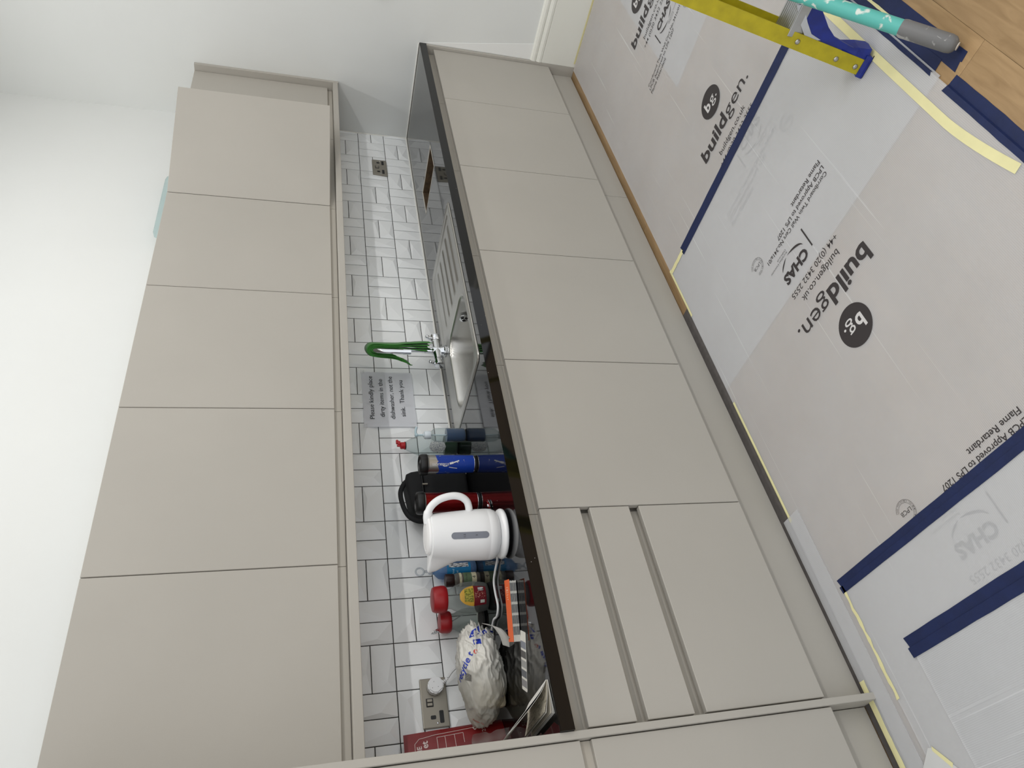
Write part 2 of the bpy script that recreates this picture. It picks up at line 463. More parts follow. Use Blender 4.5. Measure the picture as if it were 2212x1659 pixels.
# ------------------------------------------------------------------ base units
YD = -0.564; YB = -0.545; ZT = 0.8225; ZB = 0.156
SEAM = [-0.459, -1.0571, -1.6534, -2.2417, -2.8317, -3.430]
def cabinet_root(name, x0, x1, label, z=0.0): return thing(name, ((x0 + x1) / 2, -0.28, z), label, 'cabinet', None)
def door(root, name, x0, x1, z0, z1, yf=YD, yb=YB):
    b = nb(); bx(b, x0 + 0.0015, x1 - 0.0015, yf, yb, z0, z1, 0.0012)
    return fin(name, b, m_cab, root)
def base_unit(x0, x1, label, drawers=None):
    r = cabinet_root('base_cabinet', x0, x1, label)
    b = nb(); xa, xb = x0 + 0.0005, x1 - 0.0005
    bx(b, xa, xa + 0.018, -0.520, -0.002, 0.150, 0.861); bx(b, xb - 0.018, xb, -0.520, -0.002, 0.150, 0.861)
    bx(b, xa + 0.017, xb - 0.017, -0.519, -0.003, 0.150, 0.168); bx(b, xa + 0.017, xb - 0.017, -0.020, -0.0025, 0.160, 0.860); bx(b, xa + 0.017, xb - 0.017, -0.5195, -0.508, 0.160, 0.860)
    fin('body', b, m_carc, r)
    if drawers:
        for z0, z1 in drawers: door(r, 'drawer_front', x0, x1, z0, z1)
        for z0, z1 in ((0.690, 0.672), (0.533, 0.512)):
            b = nb(); bx(b, x0 + 0.001, x1 - 0.001, -0.530, -0.520, z1 - 0.03, z0 + 0.02); bx(b, x0 + 0.001, x1 - 0.001, -0.545, -0.530, z1 - 0.034, z1 - 0.028)
            fin('handle_rail', b, m_rail, r)
    else:
        door(r, 'door', x0, x1, ZB, ZT)
    b = nb(); bx(b, x0 + 0.001, x1 - 0.001, -0.532, -0.520, 0.780, 0.8605); bx(b, x0 + 0.001, x1 - 0.001, -0.545, -0.532, 0.776, 0.782)
    fin('handle_rail', b, m_rail, r)
    b = nb(); bx(b, x0 + 0.0005, x1 - 0.0005, -0.545, -0.520, 0.150, 0.1555); fin('bottom_edge', b, m_carc, r)
    return r
base_unit(-0.459, 0.0755, 'taupe base cupboard beside the white end wall, under the cut-out in the worktop')
base_unit(-1.0571, -0.459, 'taupe base cupboard second from the white end wall')
base_unit(-1.6534, -1.0571, 'taupe base cupboard third from the end wall, under the draining board')
base_unit(-2.2417, -1.6534, 'taupe base cupboard directly under the sink bowl')
base_unit(-2.8317, -2.2417, 'taupe base cupboard between the sink cupboard and the drawers')
base_unit(-3.430, -2.8317, 'taupe three-drawer base unit beside the tall end panel', drawers=((0.6965, ZT), (0.539, 0.666), (ZB, 0.506)))
b = nb(); bx(b, 0.077, XR - 0.0005, -0.579, -0.001, 0.0, 0.8625, 0.001)
fin('base_end_panel', b, m_cab, label='narrow taupe end panel closing the base units against the white wall', cat='panel')
for x0, x1, lab in ((-1.118, 0.076, 'short recessed taupe plinth board under the cupboards by the end wall'), (-3.432, -1.1195, 'long recessed taupe plinth board under the sink and drawers')):
    b = nb(); bx(b, x0, x1, -0.522, -0.505, 0.006, 0.149, 0.0008)
    fin('plinth_board', b, m_cab, label=lab, cat='plinth', group='plinth boards')

# tall unit on the left
b = nb(); bx(b, -3.4515, XL, -0.572, -0.001, 0.0, 2.054, 0.001)
fin('tall_end_panel', b, m_cab, label='tall thin taupe end panel standing between the worktop and the tall cupboard', cat='panel')
r = thing('tall_cabinet', (-3.75, -0.28, 0), 'tall taupe larder cupboard behind the thin end panel', 'cabinet')
b = nb(); bx(b, -4.052, -3.4525, -0.540, -0.002, 0.150, 2.053); fin('body', b, m_carc, r)
door(r, 'door', -4.052, -3.4525, 0.150, 0.8235); door(r, 'door', -4.052, -3.4525, 0.8525, 2.053)
b = nb(); bx(b, -4.051, -3.4535, -0.548, -0.540, 0.80, 0.875); fin('handle_rail', b, m_rail, r)
b = nb(); bx(b, -4.052, -3.4535, -0.512, -0.497, 0.006, 0.149, 0.0008)
fin('plinth_board', b, m_cab, label='recessed taupe plinth board under the tall larder cupboard', cat='plinth', group='plinth boards')

# worktop with the sink opening and the square cut-out
def grid_slab(bm, xb, yb, z0, z1, skip):
    V = {}
    def vt(i, j, k):
        if (i, j, k) not in V: V[(i, j, k)] = bm.verts.new((xb[i], yb[j], z1 if k else z0))
        return V[(i, j, k)]
    nx, ny = len(xb) - 1, len(yb) - 1
    solid = lambda i, j: 0 <= i < nx and 0 <= j < ny and (i, j) not in skip
    for i in range(nx):
        for j in range(ny):
            if not solid(i, j): continue
            bm.faces.new((vt(i, j, 1), vt(i + 1, j, 1), vt(i + 1, j + 1, 1), vt(i, j + 1, 1)))
            bm.faces.new((vt(i, j + 1, 0), vt(i + 1, j + 1, 0), vt(i + 1, j, 0), vt(i, j, 0)))
            for di, dj, a, c in ((-1, 0, (i, j + 1), (i, j)), (1, 0, (i + 1, j), (i + 1, j + 1)), (0, -1, (i, j), (i + 1, j)), (0, 1, (i + 1, j + 1), (i, j + 1))):
                if not solid(i + di, j + dj):
                    bm.faces.new((vt(*a, 0), vt(*c, 0), vt(*c, 1), vt(*a, 1)))
b = nb()
grid_slab(b, [XL + 0.0005, -2.196, -1.306, -0.872, -0.690, XR - 0.0005], [-0.580, -0.520, -0.430, -0.158, -0.095, -0.0005], 0.8632, WT,
          {(1, 1), (1, 2), (1, 3), (3, 2)})
bmesh.ops.bevel(b, geom=[e for e in b.edges if all(abs(v.co.y + 0.580) < 1e-5 and v.co.z > 0.899 for v in e.verts)], offset=0.0016, segments=2, affect='EDGES')
worktop = fin('worktop', b, m_top, label='long glossy black worktop with white flecks, running below the tiles', cat='worktop')
b = nb()
for x0, x1, y0, y1 in ((-0.872, -0.8705, -0.430, -0.158), (-0.6915, -0.690, -0.430, -0.158), (-0.8705, -0.6915, -0.4300, -0.4285), (-0.8705, -0.6915, -0.1595, -0.158)):
    bx(b, x0, x1, y0, y1, 0.79, 0.8975)
fin('cutout_lining', b, m_chip, worktop, label='raw brown chipboard sides of the square cut-out')
b = nb()
for x0, x1, y0, y1 in ((-0.8735, -0.8705, -0.4315, -0.1565), (-0.6915, -0.6885, -0.4315, -0.1565), (-0.8705, -0.6915, -0.4315, -0.4285), (-0.8705, -0.6915, -0.1595, -0.1565)):
    bx(b, x0, x1, y0, y1, 0.8978, 0.9008)
fin('cutout_rim', b, M('cut_edge', (205, 200, 190), 0.6), worktop)

# ------------------------------------------------------------------ wall units
YU = -0.2642; YUB = -0.2452; ZU0 = 1.3727; ZU1 = 2.0533
def wall_unit(x0, x1, label, open_deg=None):
    r = cabinet_root('wall_cabinet', x0, x1, label, 1.36)
    b = nb(); bx(b, x0 + 0.0005, x1 - 0.0005, -0.2445, -0.002, 1.3460, ZU1 - 0.0005)
    fin('body', b, m_carc, r)
    b = nb(); bx(b, x0 + 0.001, x1 - 0.001, -0.2475, -0.2445, 1.3480, 1.3722)
    fin('handle_rail', b, m_rail, r)
    if open_deg is None:
        door(r, 'door', x0, x1, ZU0, ZU1, YU, YUB + 0.0004)
    else:
        b = nb(); bx(b, 0.0015, 0.590, 0, 0.019, ZU0, ZU1, 0.0012)
        bmesh.ops.transform(b, matrix=Matrix.Translation((x0, YU, 0)) @ Matrix.Rotation(-math.radians(open_deg), 4, 'Z'), verts=b.verts)
        fin('door', b, m_cab, r)
        for z in (1.47, 1.95):
            b = nb(); bx(b, x0 + 0.004, x0 + 0.05, -0.262, -0.246, z - 0.02, z + 0.02, 0.002)
            fin('hinge', b, m_steel, r)
wall_unit(-3.4335, -2.8193, 'taupe wall cupboard above the plastic bag, next to the tall panel')
wall_unit(-2.8193, -2.2212, 'taupe wall cupboard above the white kettle')
wall_unit(-2.2212, -1.6251, 'taupe wall cupboard above the sink notice and tap')
wall_unit(-1.6251, -1.0244, 'taupe wall cupboard above the draining board')
wall_unit(-1.0244, -0.4273, 'taupe wall cupboard with its door standing ajar', open_deg=18.5)
wall_unit(-0.4273, 0.0755, 'taupe wall cupboard in the corner, partly hidden by the door ajar')
b = nb(); bx(b, 0.0765, XR - 0.0005, -0.2995, -0.001, 1.3150, ZU1, 0.001)
fin('wall_end_panel', b, m_cab, label='narrow taupe end panel closing the wall cupboards against the white wall', cat='panel')
for x0, x1, lab in ((-1.0325, 0.0760, 'short light pelmet board under the wall cupboards by the end wall'), (-3.4335, -1.0332, 'long light pelmet board under the wall cupboards over the sink and kettle')):
    b = nb(); bx(b, x0, x1, -0.2985, -0.004, 1.3185, 1.3450, 0.001)
    fin('pelmet_board', b, m_cab, label=lab, cat='pelmet', group='pelmet boards')

# a spare glass panel on top of the wall units
b = nb()
prof = [(-0.560, 2.075), (-0.600, 2.127), (-0.625, 2.133), (-1.035, 2.133), (-1.060, 2.126), (-1.105, 2.056), (-0.560, 2.056)]
bm2 = nb(); prism(bm2, prof, 0.0, 0.010)
bmesh.ops.transform(bm2, matrix=Matrix(((1, 0, 0, 0), (0, 0, 1, -0.052), (0, 1, 0, 0), (0, 0, 0, 1))), verts=bm2.verts)
join(b, bm2)
fin('glass_panel', b, clear_mat('glass_edge', (190, 206, 212), 0.10, 0.05, (236, 244, 243)), label='clear pale green glass panel standing on top of the wall cupboards', cat='glass panel')

# ------------------------------------------------------------------ sink, tap, cloth
SX0, SX1, SY0, SY1 = -2.213, -1.290, -0.537, -0.080
def rr_sd(x, y, x0, x1, y0, y1, r):
    qx = abs(x - (x0 + x1) / 2) - (x1 - x0) / 2 + r; qy = abs(y - (y0 + y1) / 2) - (y1 - y0) / 2 + r
    return math.hypot(max(qx, 0), max(qy, 0)) + min(max(qx, qy), 0) - r
def sst(e0, e1, x):
    t = min(max((x - e0) / (e1 - e0), 0), 1); return t * t * (3 - 2 * t)
def sink_h(x, y):
    h = 0.0
    d = rr_sd(x, y, SX0, SX1, SY0, SY1, 0.03)
    h += 0.0045 * sst(0.0, -0.006, d) - 0.0022 * sst(-0.008, -0.016, d)
    d2 = rr_sd(x, y, -2.180, -1.818, -0.500, -0.185, 0.07)
    h += -0.155 * sst(0.004, -0.030, d2) + 0.0012 * sst(0.02, 0.006, abs(d2))
    d3 = rr_sd(x, y, -1.765, -1.325, -0.505, -0.110, 0.03)
    if d3 < 0:
        h -= 0.0035 * sst(0, -0.012, d3)
        u = (y + 0.45) / 0.066
        rib = sst(0.5, 0.18, abs(u - round(u)) * 2.0) if -0.2 < u < 4.2 else 0
        h += 0.0045 * rib * sst(-0.03, -0.06, rr_sd(x, y, -1.765, -1.325, -0.505, -0.110, 0.03))
    return h
b = nb()
NX, NY = 190, 100
gv = [[b.verts.new((SX0 + (SX1 - SX0) * i / NX, SY0 + (SY1 - SY0) * j / NY, WT + 0.0006 + sink_h(SX0 + (SX1 - SX0) * i / NX, SY0 + (SY1 - SY0) * j / NY))) for j in range(NY + 1)] for i in range(NX + 1)]
for i in range(NX):
    for j in range(NY):
        b.faces.new((gv[i][j], gv[i + 1][j], gv[i + 1][j + 1], gv[i][j + 1]))
for v in b.verts:
    d = rr_sd(v.co.x, v.co.y, SX0, SX1, SY0, SY1, 0.03)
    if d > 0:
        cx, cy = (min(max(v.co.x, SX0 + .03), SX1 - .03), min(max(v.co.y, SY0 + .03), SY1 - .03))
        q = Vector((v.co.x - cx, v.co.y - cy)); q.normalize(); v.co.x, v.co.y = cx + q.x * .03, cy + q.y * .03
sink = thing('sink', (-1.75, -0.31, WT), 'stainless steel inset sink with ribbed draining board', 'sink')
me = bpy.data.meshes.new('basin'); bmesh.ops.recalc_face_normals(b, faces=b.faces)
b.to_mesh(me); b.free(); me.materials.append(m_steel); me.shade_smooth()
put('basin', me, sink)
b = nb()
xo, yo, zo = -1.8335, -0.362, 0.872
for k in range(2):
    pass
bm2 = nb(); lathe(bm2, [(0.0, 0), (0.017, 0), (0.019, 0.002), (0.019, 0.004), (0.0165, 0.0055)], n=24, cap0=False, cap1=True)
bmesh.ops.transform(bm2, matrix=Matrix.Translation((xo, yo, zo)) @ Matrix.Rotation(-PI / 2, 4, 'Y'), verts=bm2.verts); join(b, bm2)
ov = fin('overflow', b, m_chrome, sink, smooth=True, autos=40)
b = nb()
for a in (PI / 2, PI / 2 + 2.09, PI / 2 + 4.19):
    bm2 = nb(); prism(bm2, [(0.004 * math.cos(a - .6), 0.004 * math.sin(a - .6)), (0.0135 * math.cos(a - .75), 0.0135 * math.sin(a - .75)), (0.0145 * math.cos(a), 0.0145 * math.sin(a)), (0.0135 * math.cos(a + .75), 0.0135 * math.sin(a + .75)), (0.004 * math.cos(a + .6), 0.004 * math.sin(a + .6))], 0.0057, 0.0062)
    bmesh.ops.transform(bm2, matrix=Matrix.Translation((xo, yo, zo)) @ Matrix.Rotation(-PI / 2, 4, 'Y'), verts=bm2.verts); join(b, bm2)
fin('slot', b, m_black, ov)
b = nb(); lathe(b, [(0.041, 0.0), (0.041, 0.003), (0.030, 0.002), (0.006, 0.001)], (-2.0, -0.345, 0.7475), 28); fin('drain', b, m_chrome, sink, smooth=True, autos=40)

TX, TY = -1.790, -0.125
tap = thing('kitchen_tap', (TX, TY, WT), 'chrome mixer tap with a swan neck behind the sink bowl', 'tap')
b = nb(); lathe(b, [(0.026, 0.004), (0.026, 0.009), (0.021, 0.013), (0.0185, 0.03), (0.0185, 0.052), (0.015, 0.06), (0.0125, 0.064), (0.0125, 0.092), (0.0105, 0.094), (0.0105, 0.105)], (TX, TY, WT), 24)
fin('tap_body', b, m_chrome, tap, smooth=True, autos=40)
b = nb(); tube(b, [(TX - 0.052, TY, WT + 0.040), (TX + 0.052, TY, WT + 0.040)], 0.0185, 20)
fin('cross_bar', b, m_chrome, tap, smooth=True, autos=40)
for s in (-1, 1):
    b = nb()
    x0 = TX + s * 0.0535
    tube(b, [(x0, TY, WT + 0.040), (x0 + s * 0.003, TY, WT + 0.040), (x0 + s * 0.030, TY, WT + 0.040), (x0 + s * 0.033, TY, WT + 0.040)], [0.0188, 0.0208, 0.0208, 0.017], 20)
    h = fin('tap_handle', b, m_chrome, tap, smooth=True, autos=40)
    b = nb(); tube(b, spline([(x0 + s * 0.017, TY, WT + 0.055), (x0 + s * 0.018, TY - 0.004, WT + 0.068), (x0 + s * 0.020, TY - 0.012, WT + 0.080)], 4), [0.009] * 4 + [0.0075] * 5, 12)
    fin('lever', b, m_chrome, h, smooth=True)
AD = Vector((-0.75, -0.66, 0)).normalized()
arc = [Vector((TX, TY, WT + 0.10)), Vector((TX, TY, WT + 0.20)), Vector((TX, TY, WT + 0.262))]
RA = 0.048
for k in range(1, 10):
    a = PI * k / 9
    arc.append(Vector((TX, TY, WT + 0.262)) + AD * (RA - RA * math.cos(a)) + Vector((0, 0, RA * math.sin(a))))
arc += [Vector((TX, TY, WT + 0.205)) + AD * 2 * RA, Vector((TX, TY, WT + 0.165)) + AD * 2 * RA]
b = nb(); tube(b, arc, 0.0098, 16); tube(b, [arc[-1] + Vector((0, 0, 0.03)), arc[-1] - Vector((0, 0, 0.001))], 0.0115, 16)
fin('spout', b, m_chrome, tap, smooth=True, autos=40)
# green cloth folded over the spout
m_green = M('green_microfibre', (52, 122, 42), 0.95, var=0.10, vscale=40, bump=0.5, bscale=420, sheen=0.3)
LV = Vector((0.754, -0.657, 0)).normalized()
def cloth_sheet(off, zr, zl, flare, name, parent, seed):
    """a folded width of cloth hung across the spout: long tail on one side, short on the other"""
    ztop = 0.262 + RA
    R2 = 0.0125 + off
    prof = [(0.020 + flare, zr), (0.0135 + flare * 0.45 + off, zr + 0.04), (R2, 0.215), (R2 * 0.98, ztop - 0.012)]
    for k in range(1, 8):
        a = PI * k / 8
        prof.append((R2 * math.cos(a), ztop - 0.004 + (R2 + 0.006) * math.sin(a)))
    prof += [(-R2 - 0.002, ztop - 0.02), (-0.018 - off, 0.235), (-0.026 - off * 1.5, zl + 0.02), (-0.032 - off * 1.8, zl)]
    pp = spline([(p[0], p[1], 0) for p in prof], 5)
    b = nb(); rows = []
    NW = 9
    for i, p in enumerate(pp):
        r_ = []
        for j in range(NW + 1):
            w = -0.012 + 0.078 * j / NW
            dz = -0.35 * max(0.0, w - 0.048) if p.y > 0.2 else 0.0
            q = Vector((TX, TY, WT)) + LV * p.x + Vector((0, 0, p.y + dz)) + AD * w
            k = 1.0 if p.y < 0.20 else 0.3
            q += LV * noise.noise(Vector((w * 45 + seed, p.y * 14, seed))) * 0.008 * k
            if i in (0, len(pp) - 1): q.z += noise.noise(Vector((w * 50, seed, 0))) * 0.010
            r_.append(b.verts.new(q))
        rows.append(r_)
    for a, c in zip(rows, rows[1:]):
        for j in range(NW): b.faces.new((a[j], a[j + 1], c[j + 1], c[j]))
    bmesh.ops.recalc_face_normals(b, faces=b.faces)
    bmesh.ops.solidify(b, geom=list(b.faces), thickness=0.0032)
    return fin(name, b, m_green, parent, smooth=True)
cl = thing('dish_cloth', (TX, TY, WT + 0.30), 'green microfibre cloth folded over the tap spout', 'cloth')
cloth_sheet(0.0005, 0.092, 0.200, -0.016, 'inner_fold', cl, 1.0)
cloth_sheet(0.0060, 0.090, 0.178, -0.002, 'middle_fold', cl, 3.0)
cloth_sheet(0.0105, 0.084, 0.165, 0.008, 'outer_fold', cl, 5.0)
cloth_sheet(0.0150, 0.076, 0.158, 0.018, 'outer_fold', cl, 8.0)

# notice on the tiles
b = nb()
NW = 14
rows = []
for i in range(NW + 1):
    x = -2.107 + (2.107 - 1.8175) * i / NW
    rows.append([b.verts.new((x, -0.0125 - 0.0018 * math.sin(i * 0.7 + k * 0.8) * (0.4 if 0 < k < 6 else 1), 1.038 + 0.2075 * k / 6)) for k in range(7)])
for a, c in zip(rows, rows[1:]):
    for k in range(6): b.faces.new((a[k], a[k + 1], c[k + 1], c[k]))
bmesh.ops.solidify(b, geom=list(b.faces), thickness=0.0004)
note = thing('notice', (-1.962, -0.009, 1.038), 'white paper notice about dirty items taped to the tiles', 'notice')
fin('sheet', b, m_paper, note)
for s, u0, u1, z in (('Please kindly place', -2.068, -1.842, 1.2035), ('dirty items in the', -2.058, -1.858, 1.1625), ('dishwasher, not the', -2.068, -1.842, 1.1215), ('sink.  Thank you', -2.056, -1.862, 1.0790)):
    b = nb(); letter(b, s, lambda u, w, z=z: Vector((u, -0.0148, z - (w - z))), u0, u1, z, height=0.0185)
    fin('text_line', b, m_ink, note)
for x0 in (-1.826, -2.114):
    b = nb(); bx(b, x0, x0 + 0.019, -0.0152, -0.0148, 1.234, 1.252); fin('clear_tape', b, clear_mat('clear_tape', (225, 225, 225), 0.15), note)

# ------------------------------------------------------------------ electrical
def socket_plate(x0, x1, z0, z1, label, plugged):
    r = thing('wall_socket', ((x0 + x1) / 2, 0, z0), label, 'socket', 'metal double sockets')
    b = nb(); bx(b, x0, x1, -0.0125, -0.003, z0, z1, 0.0025); fin('plate', b, m_nickel, r)
    zc = (z0 + z1) / 2
    xm = (x0 + x1) / 2
    for s in (-1, 1):
        xc = xm + s * 0.043
        if plugged and s == 1: continue
        b = nb()
        bm2 = nb(); prism(bm2, rrect(-0.0055, 0.0055, 0.004, 0.020, 0.003), 0, 0.0012)
        bm3 = nb(); prism(bm3, rrect(-0.018, 0.018, -0.020, -0.007, 0.003), 0, 0.0012)
        for t in (bm2, bm3):
            bmesh.ops.transform(t, matrix=Matrix(((1, 0, 0, xc), (0, 0, -1, -0.0125), (0, 1, 0, zc - 0.004), (0, 0, 0, 1))), verts=t.verts); join(b, t)
        o = fin('outlet', b, m_dark, r)
        b = nb()
        bx(b, xc - 0.003, xc + 0.003, -0.0141, -0.0137, zc + 0.003, zc + 0.012)
        for k in (-1, 1): bx(b, xc + k * 0.011 - 0.004, xc + k * 0.011 + 0.004, -0.0141, -0.0137, zc - 0.020, zc - 0.0145)
        fin('pin_slot', b, m_black, o)
    b = nb(); bx(b, xm - 0.0125, xm + 0.0125, -0.0138, -0.0125, zc + 0.004, zc + 0.026, 0.0005); fin('switch_surround', b, m_dark, r)
    for s in (-1, 1):
        b = nb(); bx(b, xm + s * 0.0057 - 0.0046, xm + s * 0.0057 + 0.0046, -0.0165, -0.0136, zc + 0.007, zc + 0.0235, 0.001)
        fin('rocker', b, m_nickel, r)
    for s in (-1, 1):
        b = nb(); bm2 = nb(); lathe(bm2, [(0.0032, 0), (0.0032, 0.0006), (0.0022, 0.0012)], n=12)
        bmesh.ops.transform(bm2, matrix=Matrix.Translation((xm + s * 0.060, -0.0125, zc - 0.004)) @ Matrix.Rotation(PI / 2, 4, 'X'), verts=bm2.verts); join(b, bm2)
        fin('screw', b, m_chrome, r, smooth=True)
    return r
socket_plate(-3.2390, -3.0930, 1.0400, 1.1210, 'satin metal double wall socket with a white plug in it', True)
socket_plate(-0.3390, -0.1905, 1.0415, 1.1220, 'satin metal double wall socket without a plug, on the tiles near the end wall', False)

# ------------------------------------------------------------------ kettle
KX, KY = -2.842, -0.446
k_rz = math.atan2(-0.657, 0.754)
kb = thing('kettle_base', (KX, KY, WT), 'round white kettle base with its white cord and plug', 'kettle base', rz=k_rz)
b = nb(); lathe(b, [(0.064, 0.0), (0.066, 0.0055)], n=48); fin('foot_ring', b, m_black, kb, smooth=True, autos=40, local=True)
b = nb(); lathe(b, [(0.069, 0.0055), (0.0725, 0.008), (0.0735, 0.014), (0.071, 0.019), (0.062, 0.0245), (0.055, 0.027)], n=48); fin('base_plate', b, m_white2, kb, smooth=True, autos=50, local=True)
b = nb()
tube(b, spline([(-2.868, -0.372, 0.912), (-2.874, -0.341, 0.9055), (-2.889, -0.298, 0.9055), (-2.908, -0.266, 0.9055), (-2.945, -0.262, 0.9055), (-2.986, -0.266, 0.9055), (-3.005, -0.235, 0.9055), (-3.000, -0.190, 0.906),
                (-3.03, -0.120, 0.907), (-3.06, -0.045, 0.915), (-3.058, -0.028, 0.955), (-3.068, -0.030, 0.990), (-3.085, -0.034, 1.018), (-3.105, -0.036, 1.036)], 6), 0.0037, 10)
fin('cord', b, m_white, kb, smooth=True)
b = nb()
px, pz = -3.1235, 1.077
poly = [(-0.013, 0.022), (0.008, 0.024), (0.024, 0.010), (0.026, -0.006), (0.018, -0.022), (0.004, -0.026), (-0.012, -0.024), (-0.025, -0.006), (-0.024, 0.008)]
bm2 = nb(); prism(bm2, poly, 0.0, 0.026)
bmesh.ops.bevel(bm2, geom=[e for e in bm2.edges], offset=0.004, segments=2, affect='EDGES')
bmesh.ops.transform(bm2, matrix=Matrix(((1, 0, 0, px), (0, 0, -1, -0.0135), (0, 1, 0, pz), (0, 0, 0, 1))), verts=bm2.verts); join(b, bm2)
plug = fin('plug', b, m_white, kb, smooth=True, autos=35)
b = nb()
for k in range(5):
    c0 = Vector((-3.117, -0.028, 1.054)); dirv = Vector((0.012, -0.008, -0.020)).normalized()
    tube(b, [c0 + dirv * (k * 0.0045), c0 + dirv * (k * 0.0045 + 0.003)], 0.0068 - k * 0.0006, 12)
fin('strain_relief', b, m_white, plug, smooth=True, autos=40)
b = nb()
for dx, dz in ((-0.006, -0.008), (0.010, 0.004), (-0.008, 0.010)): bx(b, px + dx - 0.0008, px + dx + 0.0008, -0.0400, -0.0393, pz + dz - 0.0008, pz + dz + 0.0008)
fin('screw_hole', b, m_dark, plug)

kt = thing('electric_kettle', (KX, KY, WT + 0.0272), 'white plastic electric kettle with a grey water window, standing on its base', 'kettle', rz=k_rz)
KPROF = [(0.050, 0.0), (0.060, 0.001), (0.069, 0.007), (0.0735, 0.018), (0.0745, 0.032), (0.0740, 0.034), (0.0745, 0.036), (0.0740, 0.06), (0.0725, 0.09), (0.0705, 0.12), (0.0680, 0.15), (0.0655, 0.175), (0.0635, 0.192), (0.0625, 0.197), (0.058, 0.199)]
def kr(z):
    for (r0, z0), (r1, z1) in zip(KPROF, KPROF[1:]):
        if z0 <= z <= z1: return r0 + (r1 - r0) * (z - z0) / max(z1 - z0, 1e-6)
    return KPROF[-1][0]
def spout_fn(x, y, z, a):
    da = abs((a - PI + PI) % (2 * PI) - PI)
    k = max(0.0, 1 - da / 0.62); k = k * k * (3 - 2 * k)
    t = sst(0.105, 0.195, z)
    out = 0.040 * k * t
    return x - out, y * (1 - 0.25 * k * t), z + 0.004 * k * t
b = nb(); lathe(b, KPROF, n=64, fn=spout_fn); fin('body', b, m_white, kt, smooth=True, autos=50, local=True)
b = nb(); lathe(b, [(0.054, 0.1975), (0.055, 0.203), (0.052, 0.2075), (0.044, 0.2095), (0.0435, 0.2085), (0.042, 0.2092), (0.030, 0.2115), (0.0, 0.2125)], n=48, cap1=False, c=(0.004, 0, 0)); fin('lid', b, m_white2, kt, smooth=True, autos=35, local=True)
b = nb()
hp = spline([(0.040, 0, 0.203), (0.062, 0, 0.2045), (0.086, 0, 0.196), (0.106, 0, 0.172), (0.1155, 0, 0.138), (0.113, 0, 0.110), (0.100, 0, 0.091), (0.082, 0, 0.084), (0.066, 0, 0.083)], 6)
tube(b, hp, [0.013 if i > 8 else 0.016 for i in range(len(hp))], 14, flat=0.82)
fin('handle', b, m_white, kt, smooth=True, autos=60, local=True)
def curved_patch(bm, rfun, a0, za, zb, halfw, off, n=10, mat=0, caps=True, zs=16):
    """a rounded slot-shaped patch that follows a turned surface"""
    rows = []
    for i in range(zs + 1):
        z = za + (zb - za) * (0.5 - 0.5 * math.cos(PI * i / zs)) if caps else za + (zb - za) * i / zs
        e = min(z - za, zb - z)
        hw = halfw if not caps or e >= halfw else math.sqrt(max(halfw ** 2 - (halfw - e) ** 2, 1e-9))
        r = rfun(z) + off
        rows.append([bm.verts.new((r * math.cos(a0 + (k / n - 0.5) * 2 * hw / r), r * math.sin(a0 + (k / n - 0.5) * 2 * hw / r), z)) for k in range(n + 1)])
    for a, c in zip(rows, rows[1:]):
        for k in range(n): bm.faces.new((a[k], a[k + 1], c[k + 1], c[k])).material_index = mat
WA = -PI / 2 + 0.20
b = nb(); curved_patch(b, kr, WA, 0.040, 0.148, 0.0095, 0.0009, zs=34); fin('water_window', b, m_smoke, kt, smooth=True, local=True)
for s, zz in (('1.5', 0.108), ('5', 0.074)):
    b = nb()
    letter(b, s, lambda u, w, zz=zz: Vector(((kr(zz) + 0.0014) * math.cos(WA + u / 0.073), (kr(zz) + 0.0014) * math.sin(WA + u / 0.073), zz - w)), -0.004 if len(s) > 1 else -0.0014, 0.004 if len(s) > 1 else 0.0014, 0.0)
    fin('level_mark', b, m_dark, kt, local=True)

# ------------------------------------------------------------------ things standing on the worktop
def cyl_mug(loc, label, body, band, r, h, worn=False):
    t = thing('travel_mug', loc, label, 'travel mug', 'travel mugs by the lunch bag')
    b = nb(); lathe(b, [(r * 0.86, 0.0), (r * 0.88, 0.006)], n=36); fin('foot', b, m_rubber, t, smooth=True, autos=40, local=True)
    b = nb(); lathe(b, [(r * 0.895, 0.006), (r * 0.90, 0.008)], n=36); fin('foot_band', b, m_chrome, t, smooth=True, local=True)
    b = nb(); lathe(b, [(r * 0.90, 0.008), (r * 0.93, 0.05), (r * 0.99, h - 0.032), (r * 1.0, h - 0.030)], n=40); fin('body', b, body, t, smooth=True, autos=40, local=True)
    b = nb(); lathe(b, [(r * 1.005, h - 0.030), (r * 1.012, h - 0.028), (r * 1.012, h - 0.027)], n=40); fin('rim', b, m_steel, t, smooth=True, local=True)
    b = nb(); lathe(b, [(r * 1.06, h - 0.027), (r * 1.10, h - 0.024), (r * 1.10, h - 0.010), (r * 1.04, h - 0.003), (r * 0.9, h), (r * 0.84, h - 0.005), (r * 0.4, h - 0.007)], n=40)
    l = fin('lid', b, m_black, t, smooth=True, autos=35, local=True)
    b = nb(); bx(b, -0.007, 0.007, -r * 0.85, -r * 0.3, h - 0.007, h - 0.001, 0.002); fin('sip_tab', b, M('black_gloss', (20, 20, 22), 0.15), l, local=True)
    return t
m_red_metal = M('red_metallic', (120, 16, 18), 0.24, metal=0.75, var=0.1, vscale=20)
